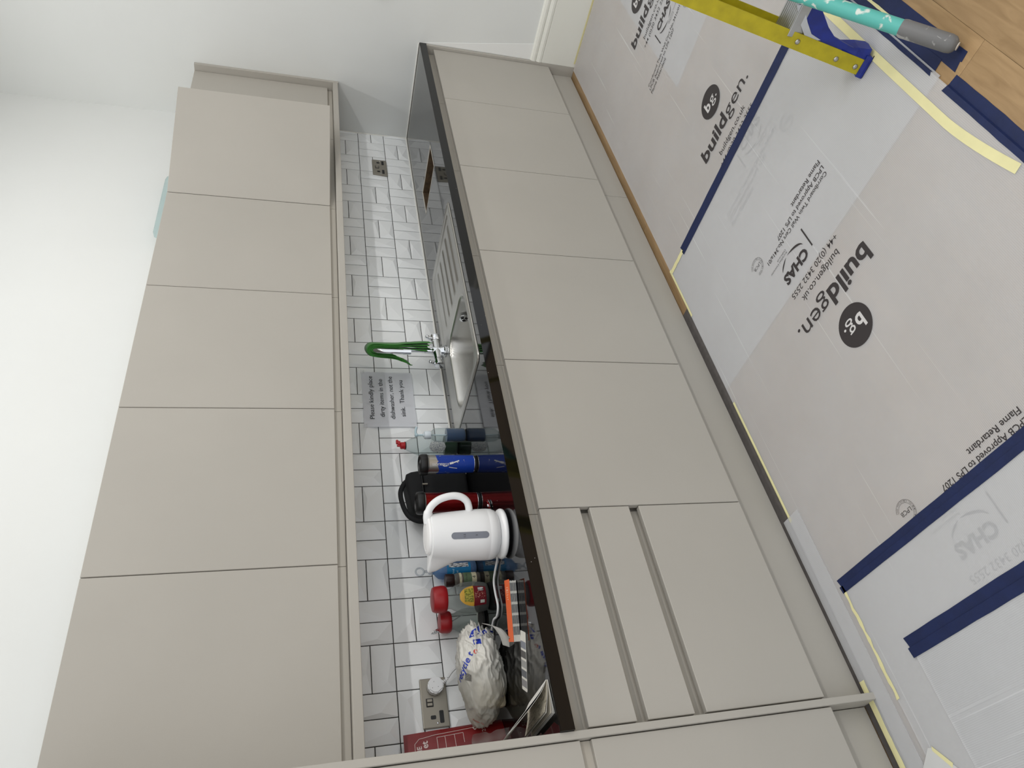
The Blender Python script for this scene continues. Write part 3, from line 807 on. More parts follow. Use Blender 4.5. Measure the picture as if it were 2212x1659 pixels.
def worn_blue():
    m = M('worn_blue_paint', (16, 56, 150), 0.35)
    nt = m.node_tree; bs = nt.nodes['Principled BSDF']
    tc = nt.nodes.new('ShaderNodeTexCoord'); sp = nt.nodes.new('ShaderNodeSeparateXYZ'); nt.links.new(tc.outputs['Object'], sp.inputs[0])
    n = nt.nodes.new('ShaderNodeTexNoise'); n.inputs['Scale'].default_value = 90; n.inputs['Detail'].default_value = 6; nt.links.new(tc.outputs['Object'], n.inputs['Vector'])
    n2 = nt.nodes.new('ShaderNodeTexNoise'); n2.inputs['Scale'].default_value = 45; n2.inputs['Detail'].default_value = 2; nt.links.new(tc.outputs['Object'], n2.inputs['Vector'])
    # bare steel above a ragged line, chips below
    a = nt.nodes.new('ShaderNodeMath'); a.operation = 'MULTIPLY_ADD'; a.inputs[1].default_value = 0.045; a.inputs[2].default_value = -0.0225
    nt.links.new(n2.outputs['Fac'], a.inputs[0])
    s = nt.nodes.new('ShaderNodeMath'); s.operation = 'ADD'; nt.links.new(sp.outputs['Z'], s.inputs[0]); nt.links.new(a.outputs[0], s.inputs[1])
    g = nt.nodes.new('ShaderNodeMath'); g.operation = 'GREATER_THAN'; g.inputs[1].default_value = 0.138; nt.links.new(s.outputs[0], g.inputs[0])
    c = nt.nodes.new('ShaderNodeMath'); c.operation = 'GREATER_THAN'; c.inputs[1].default_value = 0.685; nt.links.new(n.outputs['Fac'], c.inputs[0])
    mx = nt.nodes.new('ShaderNodeMath'); mx.operation = 'MAXIMUM'; nt.links.new(g.outputs[0], mx.inputs[0]); nt.links.new(c.outputs[0], mx.inputs[1])
    mc = nt.nodes.new('ShaderNodeMix'); mc.data_type = 'RGBA'; mc.inputs['A'].default_value = rgb(16, 56, 150); mc.inputs['B'].default_value = rgb(196, 194, 188)
    nt.links.new(mx.outputs[0], mc.inputs['Factor']); nt.links.new(mc.outputs['Result'], bs.inputs['Base Color']); nt.links.new(mx.outputs[0], bs.inputs['Metallic'])
    return m
cyl_mug((-2.593, -0.225, WT), 'red metallic travel mug with a black lid, behind the kettle handle', m_red_metal, None, 0.0350, 0.214)
bmug = cyl_mug((-2.462, -0.260, WT), 'worn blue travel mug with bare steel top and black lid', worn_blue(), None, 0.0335, 0.196)
b = nb()
ang = math.atan2(-2.264 + 0.26, -3.851 + 2.462) + 0.12
letter(b, 'STARBUCKS', lambda u, w: Vector((0.0334 * math.cos(ang + w / 0.0334), 0.0334 * math.sin(ang + w / 0.0334), 0.098 + u)), 0.0, 0.058, 0.0, bold=0.02)
fin('lettering', b, M('worn_lettering', (205, 205, 205), 0.5), bmug, local=True)
b = nb()
for z0, z1, d0, d1, w in ((0.062, 0.082, 0.25, 0.05, 0.0018), (0.082, 0.095, 0.05, -0.05, 0.0030), (0.066, 0.074, 0.02, 0.18, 0.001), (0.112, 0.120, -0.30, -0.22, 0.0015), (0.104, 0.116, -0.28, -0.30, 0.0012), (0.070, 0.098, -0.55, -0.42, 0.001)):
    vs = []
    for t in (0, 0.5, 1):
        z = z0 + (z1 - z0) * t; a = ang + d0 + (d1 - d0) * t
        vs.append((b.verts.new((0.0334 * math.cos(a - w / .03), 0.0334 * math.sin(a - w / .03), z)), b.verts.new((0.0334 * math.cos(a + w / .03), 0.0334 * math.sin(a + w / .03), z + w * 0.6))))
    for p, q in zip(vs, vs[1:]): b.faces.new((p[0], p[1], q[1], q[0]))
fin('scratch_mark', b, M('scratch_steel', (215, 215, 212), 0.4), bmug, local=True)

# black lunch bag
lb = thing('lunch_bag', (-2.478, -0.088, WT), 'black fabric lunch bag with a looped carry strap, behind the travel mugs', 'bag')
m_fab = M('black_nylon', (20, 21, 23), 0.85, var=0.15, vscale=30, bump=0.25, bscale=500)
b = nb(); bx(b, -0.082, 0.082, -0.052, 0.058, 0.0, 0.165, 0.016)
bmesh.ops.subdivide_edges(b, edges=[e for e in b.edges if e.calc_length() > 0.04], cuts=4, use_grid_fill=True)
for v in b.verts:
    v.co += Vector((noise.noise(v.co * 25) * 0.004, noise.noise(v.co * 25 + Vector((9, 0, 0))) * 0.005, 0))
    v.co.z = max(v.co.z, 0.0)
fin('body', b, m_fab, lb, smooth=True, local=True)
b = nb()
rings = []
for z, k in ((0.165, 1.0), (0.172, 1.02), (0.196, 0.98), (0.212, 0.90), (0.218, 0.62)):
    rings.append([Vector((x * k, y * k + 0.003, z + 0.006 * (x / 0.08) * (1 if z > 0.17 else 0))) for x, y in rrect(-0.084, 0.084, -0.054, 0.058, 0.03)])
ring_loft(b, rings); lid = fin('flap_lid', b, m_fab, lb, smooth=True, autos=60, local=True)
b = nb(); tube(b, [Vector((x, y, 0.168)) for x, y in rrect(-0.086, 0.086, -0.056, 0.060, 0.03)] + [Vector((0.086, 0.03, 0.168))], 0.0022, 8); fin('zip', b, m_black, lb, smooth=True, local=True)
b = nb(); bx(b, 0.008, 0.014, -0.062, -0.056, 0.150, 0.170, 0.001); fin('zip_pull', b, m_nickel, lb, local=True)
def ribbon(bm, pts, wvec, half, th, per=6):
    pp = spline(pts, per); wv = Vector(wvec).normalized(); rings = []
    for i, p in enumerate(pp):
        d = (pp[min(i + 1, len(pp) - 1)] - pp[max(i - 1, 0)]).normalized(); nrm = d.cross(wv).normalized()
        rings.append([p + wv * half + nrm * th, p - wv * half + nrm * th, p - wv * half - nrm * th, p + wv * half - nrm * th])
    ring_loft(bm, rings)
b = nb(); tube(b, spline([(0.055, -0.01, 0.205), (0.050, -0.012, 0.222), (0.01, -0.012, 0.241), (-0.04, -0.012, 0.238), (-0.085, -0.012, 0.222), (-0.108, -0.014, 0.195), (-0.112, -0.016, 0.165), (-0.098, -0.018, 0.148), (-0.078, -0.02, 0.15)], 6), 0.0088, 10)
fin('strap', b, m_fab, lb, smooth=True, autos=50, local=True)

# pump bottle with blue soap
def clearp(): return clear_mat('clear_plastic', (190, 198, 198), 0.06, 0.06, (236, 240, 240))
pb = thing('pump_bottle', (-2.290, -0.200, WT), 'clear pump bottle half full of blue washing liquid', 'bottle')
pr_ = [(0.020, 0.0), (0.0245, 0.003), (0.0265, 0.012), (0.0265, 0.10), (0.025, 0.114), (0.018, 0.124), (0.0125, 0.130), (0.0125, 0.134)]
b = nb(); lathe(b, pr_, n=32, sx=1.05, sy=0.85); fin('bottle_shell', b, clearp(), pb, smooth=True, autos=60, local=True)
b = nb(); lathe(b, [(0.019, 0.0015), (0.0232, 0.004), (0.0250, 0.012), (0.0252, 0.072)], n=32, sx=1.05, sy=0.85); fin('liquid', b, clear_mat('blue_liquid', (2, 52, 96), 0.93, 0.1, (20, 90, 150)), pb, smooth=True, autos=60, local=True)
b = nb(); lathe(b, [(0.0145, 0.130), (0.0150, 0.132), (0.0150, 0.150), (0.0125, 0.153), (0.007, 0.154), (0.007, 0.158)], n=24); fin('collar', b, M('frosted_plastic', (205, 214, 220), 0.35), pb, smooth=True, autos=40, local=True)
b = nb(); lathe(b, [(0.0032, 0.156), (0.0032, 0.176), (0.0068, 0.178), (0.0075, 0.186), (0.004, 0.188)], n=16)
tube(b, spline([(0, 0, 0.183), (0.014, -0.006, 0.184), (0.028, -0.012, 0.180)], 4), [0.0042] * 8 + [0.003], 10)
fin('pump_head', b, M('pale_blue_plastic', (186, 208, 216), 0.35), pb, smooth=True, autos=40, local=True)
b = nb(); tube(b, [(0, 0, 0.02), (0, 0, 0.13)], 0.0022, 8); fin('dip_tube', b, M('pale_tube', (200, 215, 220), 0.4), pb, smooth=True, local=True)

# washing-up bottle with a red cap
ds = thing('washing_up_bottle', (-2.236, -0.062, WT), 'tapered clear washing-up bottle with red flip cap and a little green liquid', 'bottle')
b = nb(); lathe(b, [(0.026, 0.0), (0.031, 0.003), (0.033, 0.012), (0.0345, 0.05), (0.036, 0.10), (0.0375, 0.138), (0.034, 0.152), (0.024, 0.180), (0.0145, 0.200), (0.0135, 0.203)], n=32, sx=1.12, sy=0.78, rz=-0.6)
fin('bottle_shell', b, clearp(), ds, smooth=True, autos=60, local=True)
b = nb(); lathe(b, [(0.025, 0.0015), (0.0298, 0.004), (0.0318, 0.012), (0.0328, 0.052)], n=32, sx=1.12, sy=0.78, rz=-0.6); fin('liquid', b, clear_mat('green_liquid', (2, 52, 16), 0.93, 0.1, (20, 90, 40)), ds, smooth=True, autos=60, local=True)
b = nb(); lathe(b, [(0.0155, 0.203), (0.0155, 0.205), (0.0135, 0.206), (0.0135, 0.218), (0.0105, 0.221), (0.0045, 0.222), (0.0045, 0.231), (0.003, 0.233)], n=24)
bx(b, 0.004, 0.020, -0.006, 0.006, 0.219, 0.229, 0.003); bx(b, 0.008, 0.026, -0.005, 0.005, 0.226, 0.236, 0.003)
fin('flip_cap', b, M('red_cap_plastic', (176, 34, 40), 0.35), ds, smooth=True, autos=40, local=True)
b = nb(); lathe(b, [(0.0148, 0.199), (0.0148, 0.2025)], n=24); fin('neck_ring', b, m_black, ds, smooth=True, local=True)
def print_mat(name, base, ink, sc=90, thr=0.54, stretch=(1, 1, 4)):
    m = M(name, base, 0.5)
    nt = m.node_tree; bs = nt.nodes['Principled BSDF']
    tc = nt.nodes.new('ShaderNodeTexCoord'); mp = nt.nodes.new('ShaderNodeMapping'); mp.inputs['Scale'].default_value = stretch
    nt.links.new(tc.outputs['Object'], mp.inputs['Vector'])
    n = nt.nodes.new('ShaderNodeTexNoise'); n.inputs['Scale'].default_value = sc; n.inputs['Detail'].default_value = 3; nt.links.new(mp.outputs['Vector'], n.inputs['Vector'])
    g = nt.nodes.new('ShaderNodeMapRange'); g.inputs['From Min'].default_value = thr - 0.03; g.inputs['From Max'].default_value = thr + 0.03; nt.links.new(n.outputs['Fac'], g.inputs['Value'])
    mc = nt.nodes.new('ShaderNodeMix'); mc.data_type = 'RGBA'; mc.inputs['A'].default_value = rgb(*base); mc.inputs['B'].default_value = rgb(*ink)
    nt.links.new(g.outputs[0], mc.inputs['Factor']); nt.links.new(mc.outputs['Result'], bs.inputs['Base Color'])
    return m
def face_ang(x, y): return math.atan2(-2.264 - y, -3.851 - x)
b = nb(); A = face_ang(-2.236, -0.062)
def ovr(z): return 0.0362
rows = []
for i in range(13):
    z = 0.050 + 0.064 * i / 12
    e = abs(i / 6 - 1); hw = 0.55 * math.sqrt(max(1 - e ** 2.6, 0.0)) + 0.01
    row = []
    for k in range(9):
        th = A - 0.1 + (k / 8 - 0.5) * 2 * hw + 0.6
        x, y_ = 0.0368 * 1.12 * math.cos(th), 0.0368 * 0.78 * math.sin(th)
        row.append(b.verts.new((x * math.cos(-.6) - y_ * math.sin(-.6), x * math.sin(-.6) + y_ * math.cos(-.6), z)))
    rows.append(row)
for a, c in zip(rows, rows[1:]):
    for k in range(8): b.faces.new((a[k], a[k + 1], c[k + 1], c[k]))
fin('label', b, print_mat('soap_label_print', (196, 200, 196), (92, 96, 120), 230, 0.55, (1, 1, 3)), ds, smooth=True, local=True)

# blue gel bottle behind the kettle
gb = thing('gel_bottle', (-2.752, -0.048, WT), 'round bottle of blue gel with a blue label, behind the kettle spout', 'bottle')
b = nb(); lathe(b, [(0.026, 0.0), (0.0295, 0.003), (0.0300, 0.02), (0.0300, 0.115), (0.027, 0.130), (0.017, 0.141), (0.012, 0.144), (0.012, 0.150)], n=36); fin('bottle_shell', b, clear_mat('blue_tint_plastic', (120, 150, 185), 0.38, 0.12, (170, 200, 230)), gb, smooth=True, autos=60, local=True)
b = nb(); lathe(b, [(0.025, 0.0015), (0.0285, 0.004), (0.0288, 0.090)], n=32); fin('liquid', b, clear_mat('gel_liquid', (20, 95, 165), 0.8, 0.2, (60, 130, 190)), gb, smooth=True, autos=60, local=True)
A = face_ang(-2.752, -0.048)
b = nb(); curved_patch(b, lambda z: 0.0300, A - 0.15, 0.022, 0.104, 0.030, 0.0005, 14, caps=False); lab_ = fin('label', b, M('teal_label', (16, 110, 160), 0.4, var=0.1, vscale=60), gb, smooth=True, local=True)
b = nb(); curved_patch(b, lambda z: 0.0300, A + 0.55, 0.030, 0.098, 0.008, 0.0009, 8, caps=False); fin('text_panel', b, print_mat('gel_text_print', (205, 208, 210), (90, 92, 98), 260, 0.5, (1, 1, 0.3)), lab_, smooth=True, local=True)
b = nb()
for s, zz, u in (('Hand', 0.080, 0.020), ('Gel', 0.066, 0.014)):
    letter(b, s, lambda u2, w, zz=zz: Vector((0.0310 * math.cos(A - 0.55 + u2 / 0.031), 0.0310 * math.sin(A - 0.55 + u2 / 0.031), zz - w)), 0.0, u, 0.0)
fin('lettering', b, M('pale_print', (170, 205, 220), 0.5), lab_, local=True)
b = nb(); lathe(b, [(0.0115, 0.148), (0.0115, 0.162), (0.005, 0.164), (0.0045, 0.178)], n=20)
bm2 = nb(); tube(bm2, [Vector((0.014 * math.cos(2 * PI * k / 16), 0, 0.192 + 0.014 * math.sin(2 * PI * k / 16))) for k in range(17)], 0.0032, 8); join(b, bm2)
fin('pump_head', b, clear_mat('clear_cap', (205, 210, 214), 0.30, 0.15, (235, 238, 240)), gb, smooth=True, autos=50, local=True)

# coffee jars
m_lidred = M('red_lid', (165, 28, 34), 0.4)
def coffee_jar(loc, label, k, fill, lab):
    t = thing('coffee_jar', loc, label, 'jar', 'coffee jars')
    P = [(0.036, 0.0), (0.042, 0.003), (0.0455, 0.012), (0.0485, 0.035), (0.0495, 0.058), (0.0465, 0.085), (0.038, 0.108), (0.0315, 0.120), (0.0305, 0.128), (0.034, 0.134), (0.0365, 0.137)]
    P = [(r * k, z * k) for r, z in P]
    b = nb(); lathe(b, P, n=40); fin('glass', b, clear_mat('jar_glass', (188, 192, 190), 0.10, 0.05, (232, 236, 234)), t, smooth=True, autos=60, local=True)
    b = nb(); q = [(r - 0.0022, z + (0.002 if i == 0 else 0)) for i, (r, z) in enumerate(P) if z <= fill * k]
    lathe(b, q, n=32); fin('coffee_granules', b, M('coffee_granules', (38, 24, 18), 0.9, var=0.4, vscale=160, bump=0.6, bscale=300), t, smooth=True, autos=60, local=True)
    b = nb(); lathe(b, [(0.037 * k, 0.134 * k), (0.0415 * k, 0.140 * k), (0.0425 * k, 0.150 * k), (0.0405 * k, 0.170 * k), (0.037 * k, 0.178 * k), (0.030 * k, 0.180 * k)], n=40); fin('lid', b, m_lidred, t, smooth=True, autos=45, local=True)
    if lab:
        def rf(z):
            for (r0, z0), (r1, z1) in zip(P, P[1:]):
                if z0 <= z <= z1: return r0 + (r1 - r0) * (z - z0) / (z1 - z0)
            return P[-1][0]
        A = face_ang(loc[0], loc[1]) + 0.10
        def patch(z0, z1, w0, w1, off, mt, name, shape=None, par=t, da=0.0):
            b = nb(); rows = []
            for i in range(11):
                f = i / 10; z = z0 + (z1 - z0) * f; hw = (w0 + (w1 - w0) * f) if shape is None else shape(f)
                r_ = rf(z) + off
                rows.append([b.verts.new((r_ * math.cos(A + da + (j / 12 - 0.5) * 2 * hw), r_ * math.sin(A + da + (j / 12 - 0.5) * 2 * hw), z)) for j in range(13)])
            for a, c in zip(rows, rows[1:]):
                for j in range(12): b.faces.new((a[j], a[j + 1], c[j + 1], c[j]))
            return fin(name, b, mt, par, smooth=True, local=True)
        patch(0.014, 0.054, 0.62, 0.66, 0.0006, M('maroon_label', (118, 22, 34), 0.45), 'label_bottom')
        lt = patch(0.054, 0.098, 0.66, 0.30, 0.0006, M('amber_label', (222, 172, 62), 0.45, var=0.12, vscale=40), 'label_top', shape=lambda f: 0.66 * math.sqrt(max(1 - f ** 2 * 0.92, 0.02)))
        patch(0.056, 0.084, 0.45, 0.40, 0.0010, print_mat('olive_print', (178, 168, 60), (112, 108, 30), 300, 0.5, (1, 1, 0.5)), 'text_panel', par=lt, da=0.05)
        patch(0.022, 0.040, 0.13, 0.13, 0.0010, print_mat('barcode_print', (222, 222, 222), (30, 30, 30), 170, 0.5, (1, 1, 0.02)), 'barcode', da=0.42)
        patch(0.020, 0.034, 0.10, 0.10, 0.0010, M('recycling_panel', (212, 216, 206), 0.5, var=0.1, vscale=200), 'info_panel', da=-0.38)
        patch(0.018, 0.050, 0.20, 0.22, 0.0009, print_mat('maroon_small_print', (118, 22, 34), (196, 150, 130), 330, 0.58, (1, 1, 0.6)), 'small_print', da=0.03)
    return t
coffee_jar((-2.897, -0.142, WT), 'large coffee jar with red lid and yellow and maroon label', 1.0, 0.036, True)
coffee_jar((-2.935, -0.052, WT), 'smaller red-lidded coffee jar half hidden behind the large one', 0.82, 0.02, False)
hj = thing('herb_jar', (-2.806, -0.082, WT), 'small glass herb jar with dark lid and striped label, behind the coffee jar', 'jar')
b = nb(); lathe(b, [(0.020, 0), (0.0225, 0.003), (0.0225, 0.078), (0.019, 0.088), (0.0175, 0.090)], n=28); fin('glass', b, clear_mat('jar_glass'if False else 'herb_glass', (170, 168, 160), 0.2, 0.06, (215, 215, 205)), hj, smooth=True, autos=50, local=True)
b = nb(); lathe(b, [(0.0185, 0.0015), (0.0208, 0.004), (0.0208, 0.074)], n=24); fin('herbs', b, M('dried_herbs', (74, 44, 24), 0.95, var=0.5, vscale=120, bump=0.7, bscale=240), hj, smooth=True, autos=50, local=True)
b = nb(); lathe(b, [(0.0205, 0.089), (0.0215, 0.091), (0.0215, 0.114), (0.020, 0.117)], n=28); fin('lid', b, M('dark_brown_lid', (44, 24, 22), 0.4), hj, smooth=True, autos=40, local=True)
A = face_ang(-2.806, -0.082) + 0.25
for z0, z1, mt, nm in ((0.064, 0.072, M('cream_label', (206, 200, 170), 0.6), 'label_band'), (0.030, 0.058, M('green_label', (92, 112, 84), 0.6, var=0.2, vscale=90), 'label_band'), (0.014, 0.030, M('cream_label', (206, 200, 170), 0.6), 'label_band')):
    b = nb(); curved_patch(b, lambda z: 0.0225, A, z0, z1, 0.032, 0.0005, 12, caps=False, zs=4); fin(nm, b, mt, hj, smooth=True, local=True)
b = nb()
letter(b, 'ITALIAN', lambda u, w: Vector((0.0233 * math.cos(A - 0.3 + u / .0233), 0.0233 * math.sin(A - 0.3 + u / .0233), 0.046 - w)), 0.0, 0.024, 0.0)
letter(b, '4', lambda u, w: Vector((0.0233 * math.cos(A - 0.1 + u / .0233), 0.0233 * math.sin(A - 0.1 + u / .0233), 0.017 - w)), 0.0, 0.008, 0.0)
letter(b, 'MAS', lambda u, w: Vector((0.0233 * math.cos(A - 0.2 + u / .0233), 0.0233 * math.sin(A - 0.2 + u / .0233), 0.066 - w)), 0.0, 0.010, 0.0)
fin('lettering', b, m_ink, hj, local=True)

# two spoons
def spoon(loc, rotm, label):
    b = nb()
    rings = []
    for i, (s, w, h) in enumerate(((0, 0.0015, 0.0), (0.006, 0.009, -0.002), (0.016, 0.0125, -0.004), (0.030, 0.0125, -0.0042), (0.042, 0.007, -0.0015), (0.050, 0.0028, 0.001), (0.085, 0.0022, 0.003), (0.118, 0.0042, 0.001), (0.128, 0.0038, 0.0008), (0.131, 0.001, 0.0008))):
        rings.append([Vector((s, -w, 0.0045 + 0.0)), Vector((s, -w * 0.5, 0.0045 + h)), Vector((s, w * 0.5, 0.0045 + h)), Vector((s, w, 0.0045)), Vector((s, w * 0.5, 0.0038 + h)), Vector((s, -w * 0.5, 0.0038 + h))])
    ring_loft(b, rings)
    bmesh.ops.transform(b, matrix=rotm, verts=b.verts)
    o = fin('teaspoon', b, m_chrome, smooth=True, label=label, cat='spoon', group='teaspoons'); o.location = loc
spoon((-2.662, -0.340, WT), Matrix.Rotation(math.radians(-155), 4, 'Z'), 'teaspoon lying on the worktop behind the kettle base')
spoon((-2.968, -0.036, WT + 0.172), Matrix.Rotation(math.radians(8), 4, 'Z') @ Matrix.Rotation(math.radians(62), 4, 'Y') , 'teaspoon leaning on the wall behind the coffee jars')

# ------------------------------------------------------------------ carrier bag
cb = thing('carrier_bag', (-3.150, -0.165, WT), 'crumpled white plastic carrier bag with blue print, lying under the socket', 'bag')
def bag_mat():
    m = bpy.data.materials.new('carrier_bag_film'); m.use_nodes = True
    nt = m.node_tree; p = nt.nodes['Principled BSDF']; out = nt.nodes['Material Output']
    p.inputs['Base Color'].default_value = rgb(214, 212, 204); p.inputs['Roughness'].default_value = 0.32
    tc = nt.nodes.new('ShaderNodeTexCoord')
    n = nt.nodes.new('ShaderNodeTexNoise'); n.inputs['Scale'].default_value = 22; n.inputs['Detail'].default_value = 5; n.inputs['Distortion'].default_value = 1.2
    nt.links.new(tc.outputs['Object'], n.inputs['Vector'])
    bp = nt.nodes.new('ShaderNodeBump'); bp.inputs['Strength'].default_value = 0.35; bp.inputs['Distance'].default_value = 0.004
    nt.links.new(n.outputs['Fac'], bp.inputs['Height']); nt.links.new(bp.outputs['Normal'], p.inputs['Normal'])
    sp = nt.nodes.new('ShaderNodeSeparateXYZ'); nt.links.new(tc.outputs['Object'], sp.inputs[0])
    n2 = nt.nodes.new('ShaderNodeTexNoise'); n2.inputs['Scale'].default_value = 9; nt.links.new(tc.outputs['Object'], n2.inputs['Vector'])
    a = nt.nodes.new('ShaderNodeMath'); a.operation = 'MULTIPLY_ADD'; a.inputs[1].default_value = 0.16; nt.links.new(n2.outputs['Fac'], a.inputs[0]); nt.links.new(sp.outputs['X'], a.inputs[2])
    mr = nt.nodes.new('ShaderNodeMapRange'); mr.inputs['From Min'].default_value = 0.02; mr.inputs['From Max'].default_value = 0.10
    mr.inputs['To Min'].default_value = 0.62; mr.inputs['To Max'].default_value = 0.95; nt.links.new(a.outputs[0], mr.inputs['Value'])
    t = nt.nodes.new('ShaderNodeBsdfTransparent'); t.inputs['Color'].default_value = rgb(235, 232, 218)
    s = nt.nodes.new('ShaderNodeMixShader'); nt.links.new(mr.outputs[0], s.inputs['Fac']); nt.links.new(t.outputs[0], s.inputs[1]); nt.links.new(p.outputs[0], s.inputs[2])
    nt.links.new(s.outputs[0], out.inputs['Surface'])
    return m
b = nb()
bmesh.ops.create_icosphere(b, subdivisions=6, radius=1.0)
BAX = math.radians(-14)
for v in b.verts:
    d = v.co.normalized()
    k = 1.0 + 0.13 * noise.noise(d * 1.9 + Vector((3, 1, 0))) + 0.02 * noise.noise(d * 7)
    q = d + 0.35 * Vector((noise.noise(d * 2.3 + Vector((1, 4, 2))), noise.noise(d * 2.3 + Vector((7, 3, 1))), noise.noise(d * 2.3 + Vector((2, 9, 5)))))
    fold = 1 - abs(noise.noise(q * 2.4 + Vector((5, 2, 8))))
    fold2 = 1 - abs(noise.noise(q * 4.6 + Vector((1, 12, 3))))
    right = sst(-0.45, 0.25, d.x)
    k += (0.10 * fold ** 8 + 0.05 * fold2 ** 8) * (0.25 + 0.75 * right) - 0.03 * right
    x, y_, z = d.x * k, d.y * k, d.z * k
    p = Vector((x * 0.140, y_ * 0.100, 0.062 + z * 0.066))
    p.z += 0.014 * max(0, p.x) / 0.15
    v.co = Vector((p.x * math.cos(BAX) - p.y * math.sin(BAX), p.x * math.sin(BAX) + p.y * math.cos(BAX), max(p.z, 0.001)))
bvh_src = b.copy()
bag_bvh = BVHTree.FromBMesh(bvh_src)
fin('film', b, bag_mat(), cb, smooth=True, local=True)
b = nb(); bx(b, -0.095, -0.01, -0.045, 0.045, 0.004, 0.085, 0.012)
bmesh.ops.rotate(b, cent=(0, 0, 0), matrix=Matrix.Rotation(BAX, 3, 'Z'), verts=b.verts)
fin('contents', b, M('bag_contents', (196, 184, 158), 0.7, var=0.25, vscale=18), cb, local=True)
# print projected onto the film from the side the camera sees
def on_bag(u, w, off=0.0006):
    """u runs left to right as seen from the room, w runs down; projected along a fixed direction"""
    org = Vector((-0.55, -0.80, 0.50)).normalized() * 0.5
    rgt = Vector((0.82, -0.57, 0)).normalized(); upv = rgt.cross(-org.normalized()).normalized()
    upv = Vector((0, 0, 1)) * 0.8 + Vector((0.35, 0.48, 0)); upv.normalize()
    c = org + Vector((0, 0, 0.06)) + rgt * u - upv * w
    hit, nr, _, _ = bag_bvh.ray_cast(c, -org.normalized())
    if hit is None: return Vector((u * 0.8, -0.05, 0.02))
    return hit + org.normalized() * (off + 0.0008)
def bag_text(bm, s, u0, u1, w, ang, bold=0.0, mat=0, height=None):
    tmp = nb()
    letter(tmp, s, lambda u, ww: Vector((u, -ww, 0)), 0, u1 - u0, 0, bold=bold, height=height)
    bmesh.ops.triangulate(tmp, faces=tmp.faces)
    bmesh.ops.subdivide_edges(tmp, edges=[e for e in tmp.edges if e.calc_length() > 0.006], cuts=1)
    ca, sa = math.cos(ang), math.sin(ang)
    for v in tmp.verts: v.co = on_bag(u0 + v.co.x * ca - v.co.y * sa, w - (v.co.x * sa + v.co.y * ca))
    join(bm, tmp, mat)
m_bluep = M('blue_print', (34, 58, 168), 0.4); m_redp = M('red_print', (200, 52, 40), 0.4)
for s, u0, u1, w, an, bo in (('recycle t', -0.010, 0.085, -0.052, -0.45, 0.02), ('at your', -0.115, -0.075, -0.040, 0.5, 0.01)):
    b = nb(); bag_text(b, s, u0, u1, w, an, bo); fin('lettering', b, m_bluep, cb, local=True)
for pts in ([(0.112, -0.03), (0.128, -0.028), (0.138, -0.012), (0.122, -0.002), (0.118, -0.016)], [(0.120, 0.004), (0.136, 0.0), (0.140, 0.014), (0.124, 0.018)], [(0.098, -0.012), (0.110, -0.018), (0.114, 0.008), (0.104, 0.014)]):
    b = nb(); tmp = nb(); tmp.faces.new([tmp.verts.new((p[0], p[1], 0)) for p in pts]); bmesh.ops.triangulate(tmp, faces=tmp.faces)
    for _ in range(3): bmesh.ops.subdivide_edges(tmp, edges=list(tmp.edges), cuts=1)
    for v in tmp.verts: v.co = on_bag(v.co.x, v.co.y)
    join(b, tmp)
    fin('logo_print', b, m_bluep, cb, local=True)
b = nb()
tmp = nb(); tmp.faces.new([tmp.verts.new((0.083 + 0.0055 * math.cos(2 * PI * k / 12), -0.004 + 0.0055 * math.sin(2 * PI * k / 12), 0)) for k in range(12)]); bmesh.ops.triangulate(tmp, faces=tmp.faces)
for v in tmp.verts: v.co = on_bag(v.co.x, v.co.y)
join(b, tmp); fin('red_dot', b, m_redp, cb, local=True)
b = nb(); bag_text(b, 'To reduce', -0.115, -0.080, 0.02, 1.2, 0.0); fin('red_lettering', b, m_redp, cb, local=True)
b = nb()
for k in range(9):
    for j in range(5):
        u = 0.004 + k * 0.0022; w0 = -0.034 + j * 0.0045
        q = [b.verts.new(on_bag(u, w0)), b.verts.new(on_bag(u + 0.0012, w0)), b.verts.new(on_bag(u + 0.0012, w0 + 0.0045)), b.verts.new(on_bag(u, w0 + 0.0045))]
        b.faces.new(q)
bmesh.ops.remove_doubles(b, verts=b.verts, dist=1e-6)
fin('barcode', b, M('grey_print', (70, 68, 66), 0.5), cb, local=True)
bvh_src.free()
b = nb()
ribbon(b, [(0.115, -0.085, 0.045), (0.10, -0.12, 0.05), (0.085, -0.135, 0.03), (0.055, -0.135, 0.012), (0.03, -0.125, 0.004)], (0.5, 0.3, 0.8), 0.016, 0.0004)
fin('handle_loop', b, clear_mat('bag_handle_film', (210, 208, 202), 0.55, 0.3), cb, smooth=True, local=True)

# ------------------------------------------------------------------ colour swatches, leaflet, red pouch
fd = thing('colour_fan_deck', (-3.06, -0.42, WT), 'orange-covered fan deck of grey paint swatches lying on the worktop', 'swatch deck')
ax0, ax1 = Vector((-2.992, -0.452, 0)), Vector((-3.146, -0.392, 0))
axv = (ax1 - ax0); L = axv.length; axv.normalize(); sdv = Vector((-axv.y, axv.x, 0))
def deck_xf(z): return Matrix(((axv.x, sdv.x, 0, ax0.x), (axv.y, sdv.y, 0, ax0.y), (0, 0, 1, z), (0, 0, 0, 1)))
for k in range(8):
    b = nb(); bx(b, 0.004 + 0.001 * (k % 3), L, -0.022, 0.022, 0.002 + k * 0.0024, 0.002 + k * 0.0024 + 0.0017, xf=deck_xf(WT))
    for j in range(5):
        bx(b, 0.010 + j * 0.029, 0.010 + j * 0.029 + 0.022, -0.0222, 0.0222, 0.002 + k * 0.0024 + 0.0001, 0.002 + k * 0.0024 + 0.0016, mat=1, xf=deck_xf(WT))
    fin('swatch_card', b, None, fd, mats=[M('card_white', (218, 216, 208), 0.6), M('card_grey_%d' % (k % 4), ((96, 98, 102), (120, 122, 126), (76, 78, 80), (138, 138, 138))[k % 4], 0.6)])
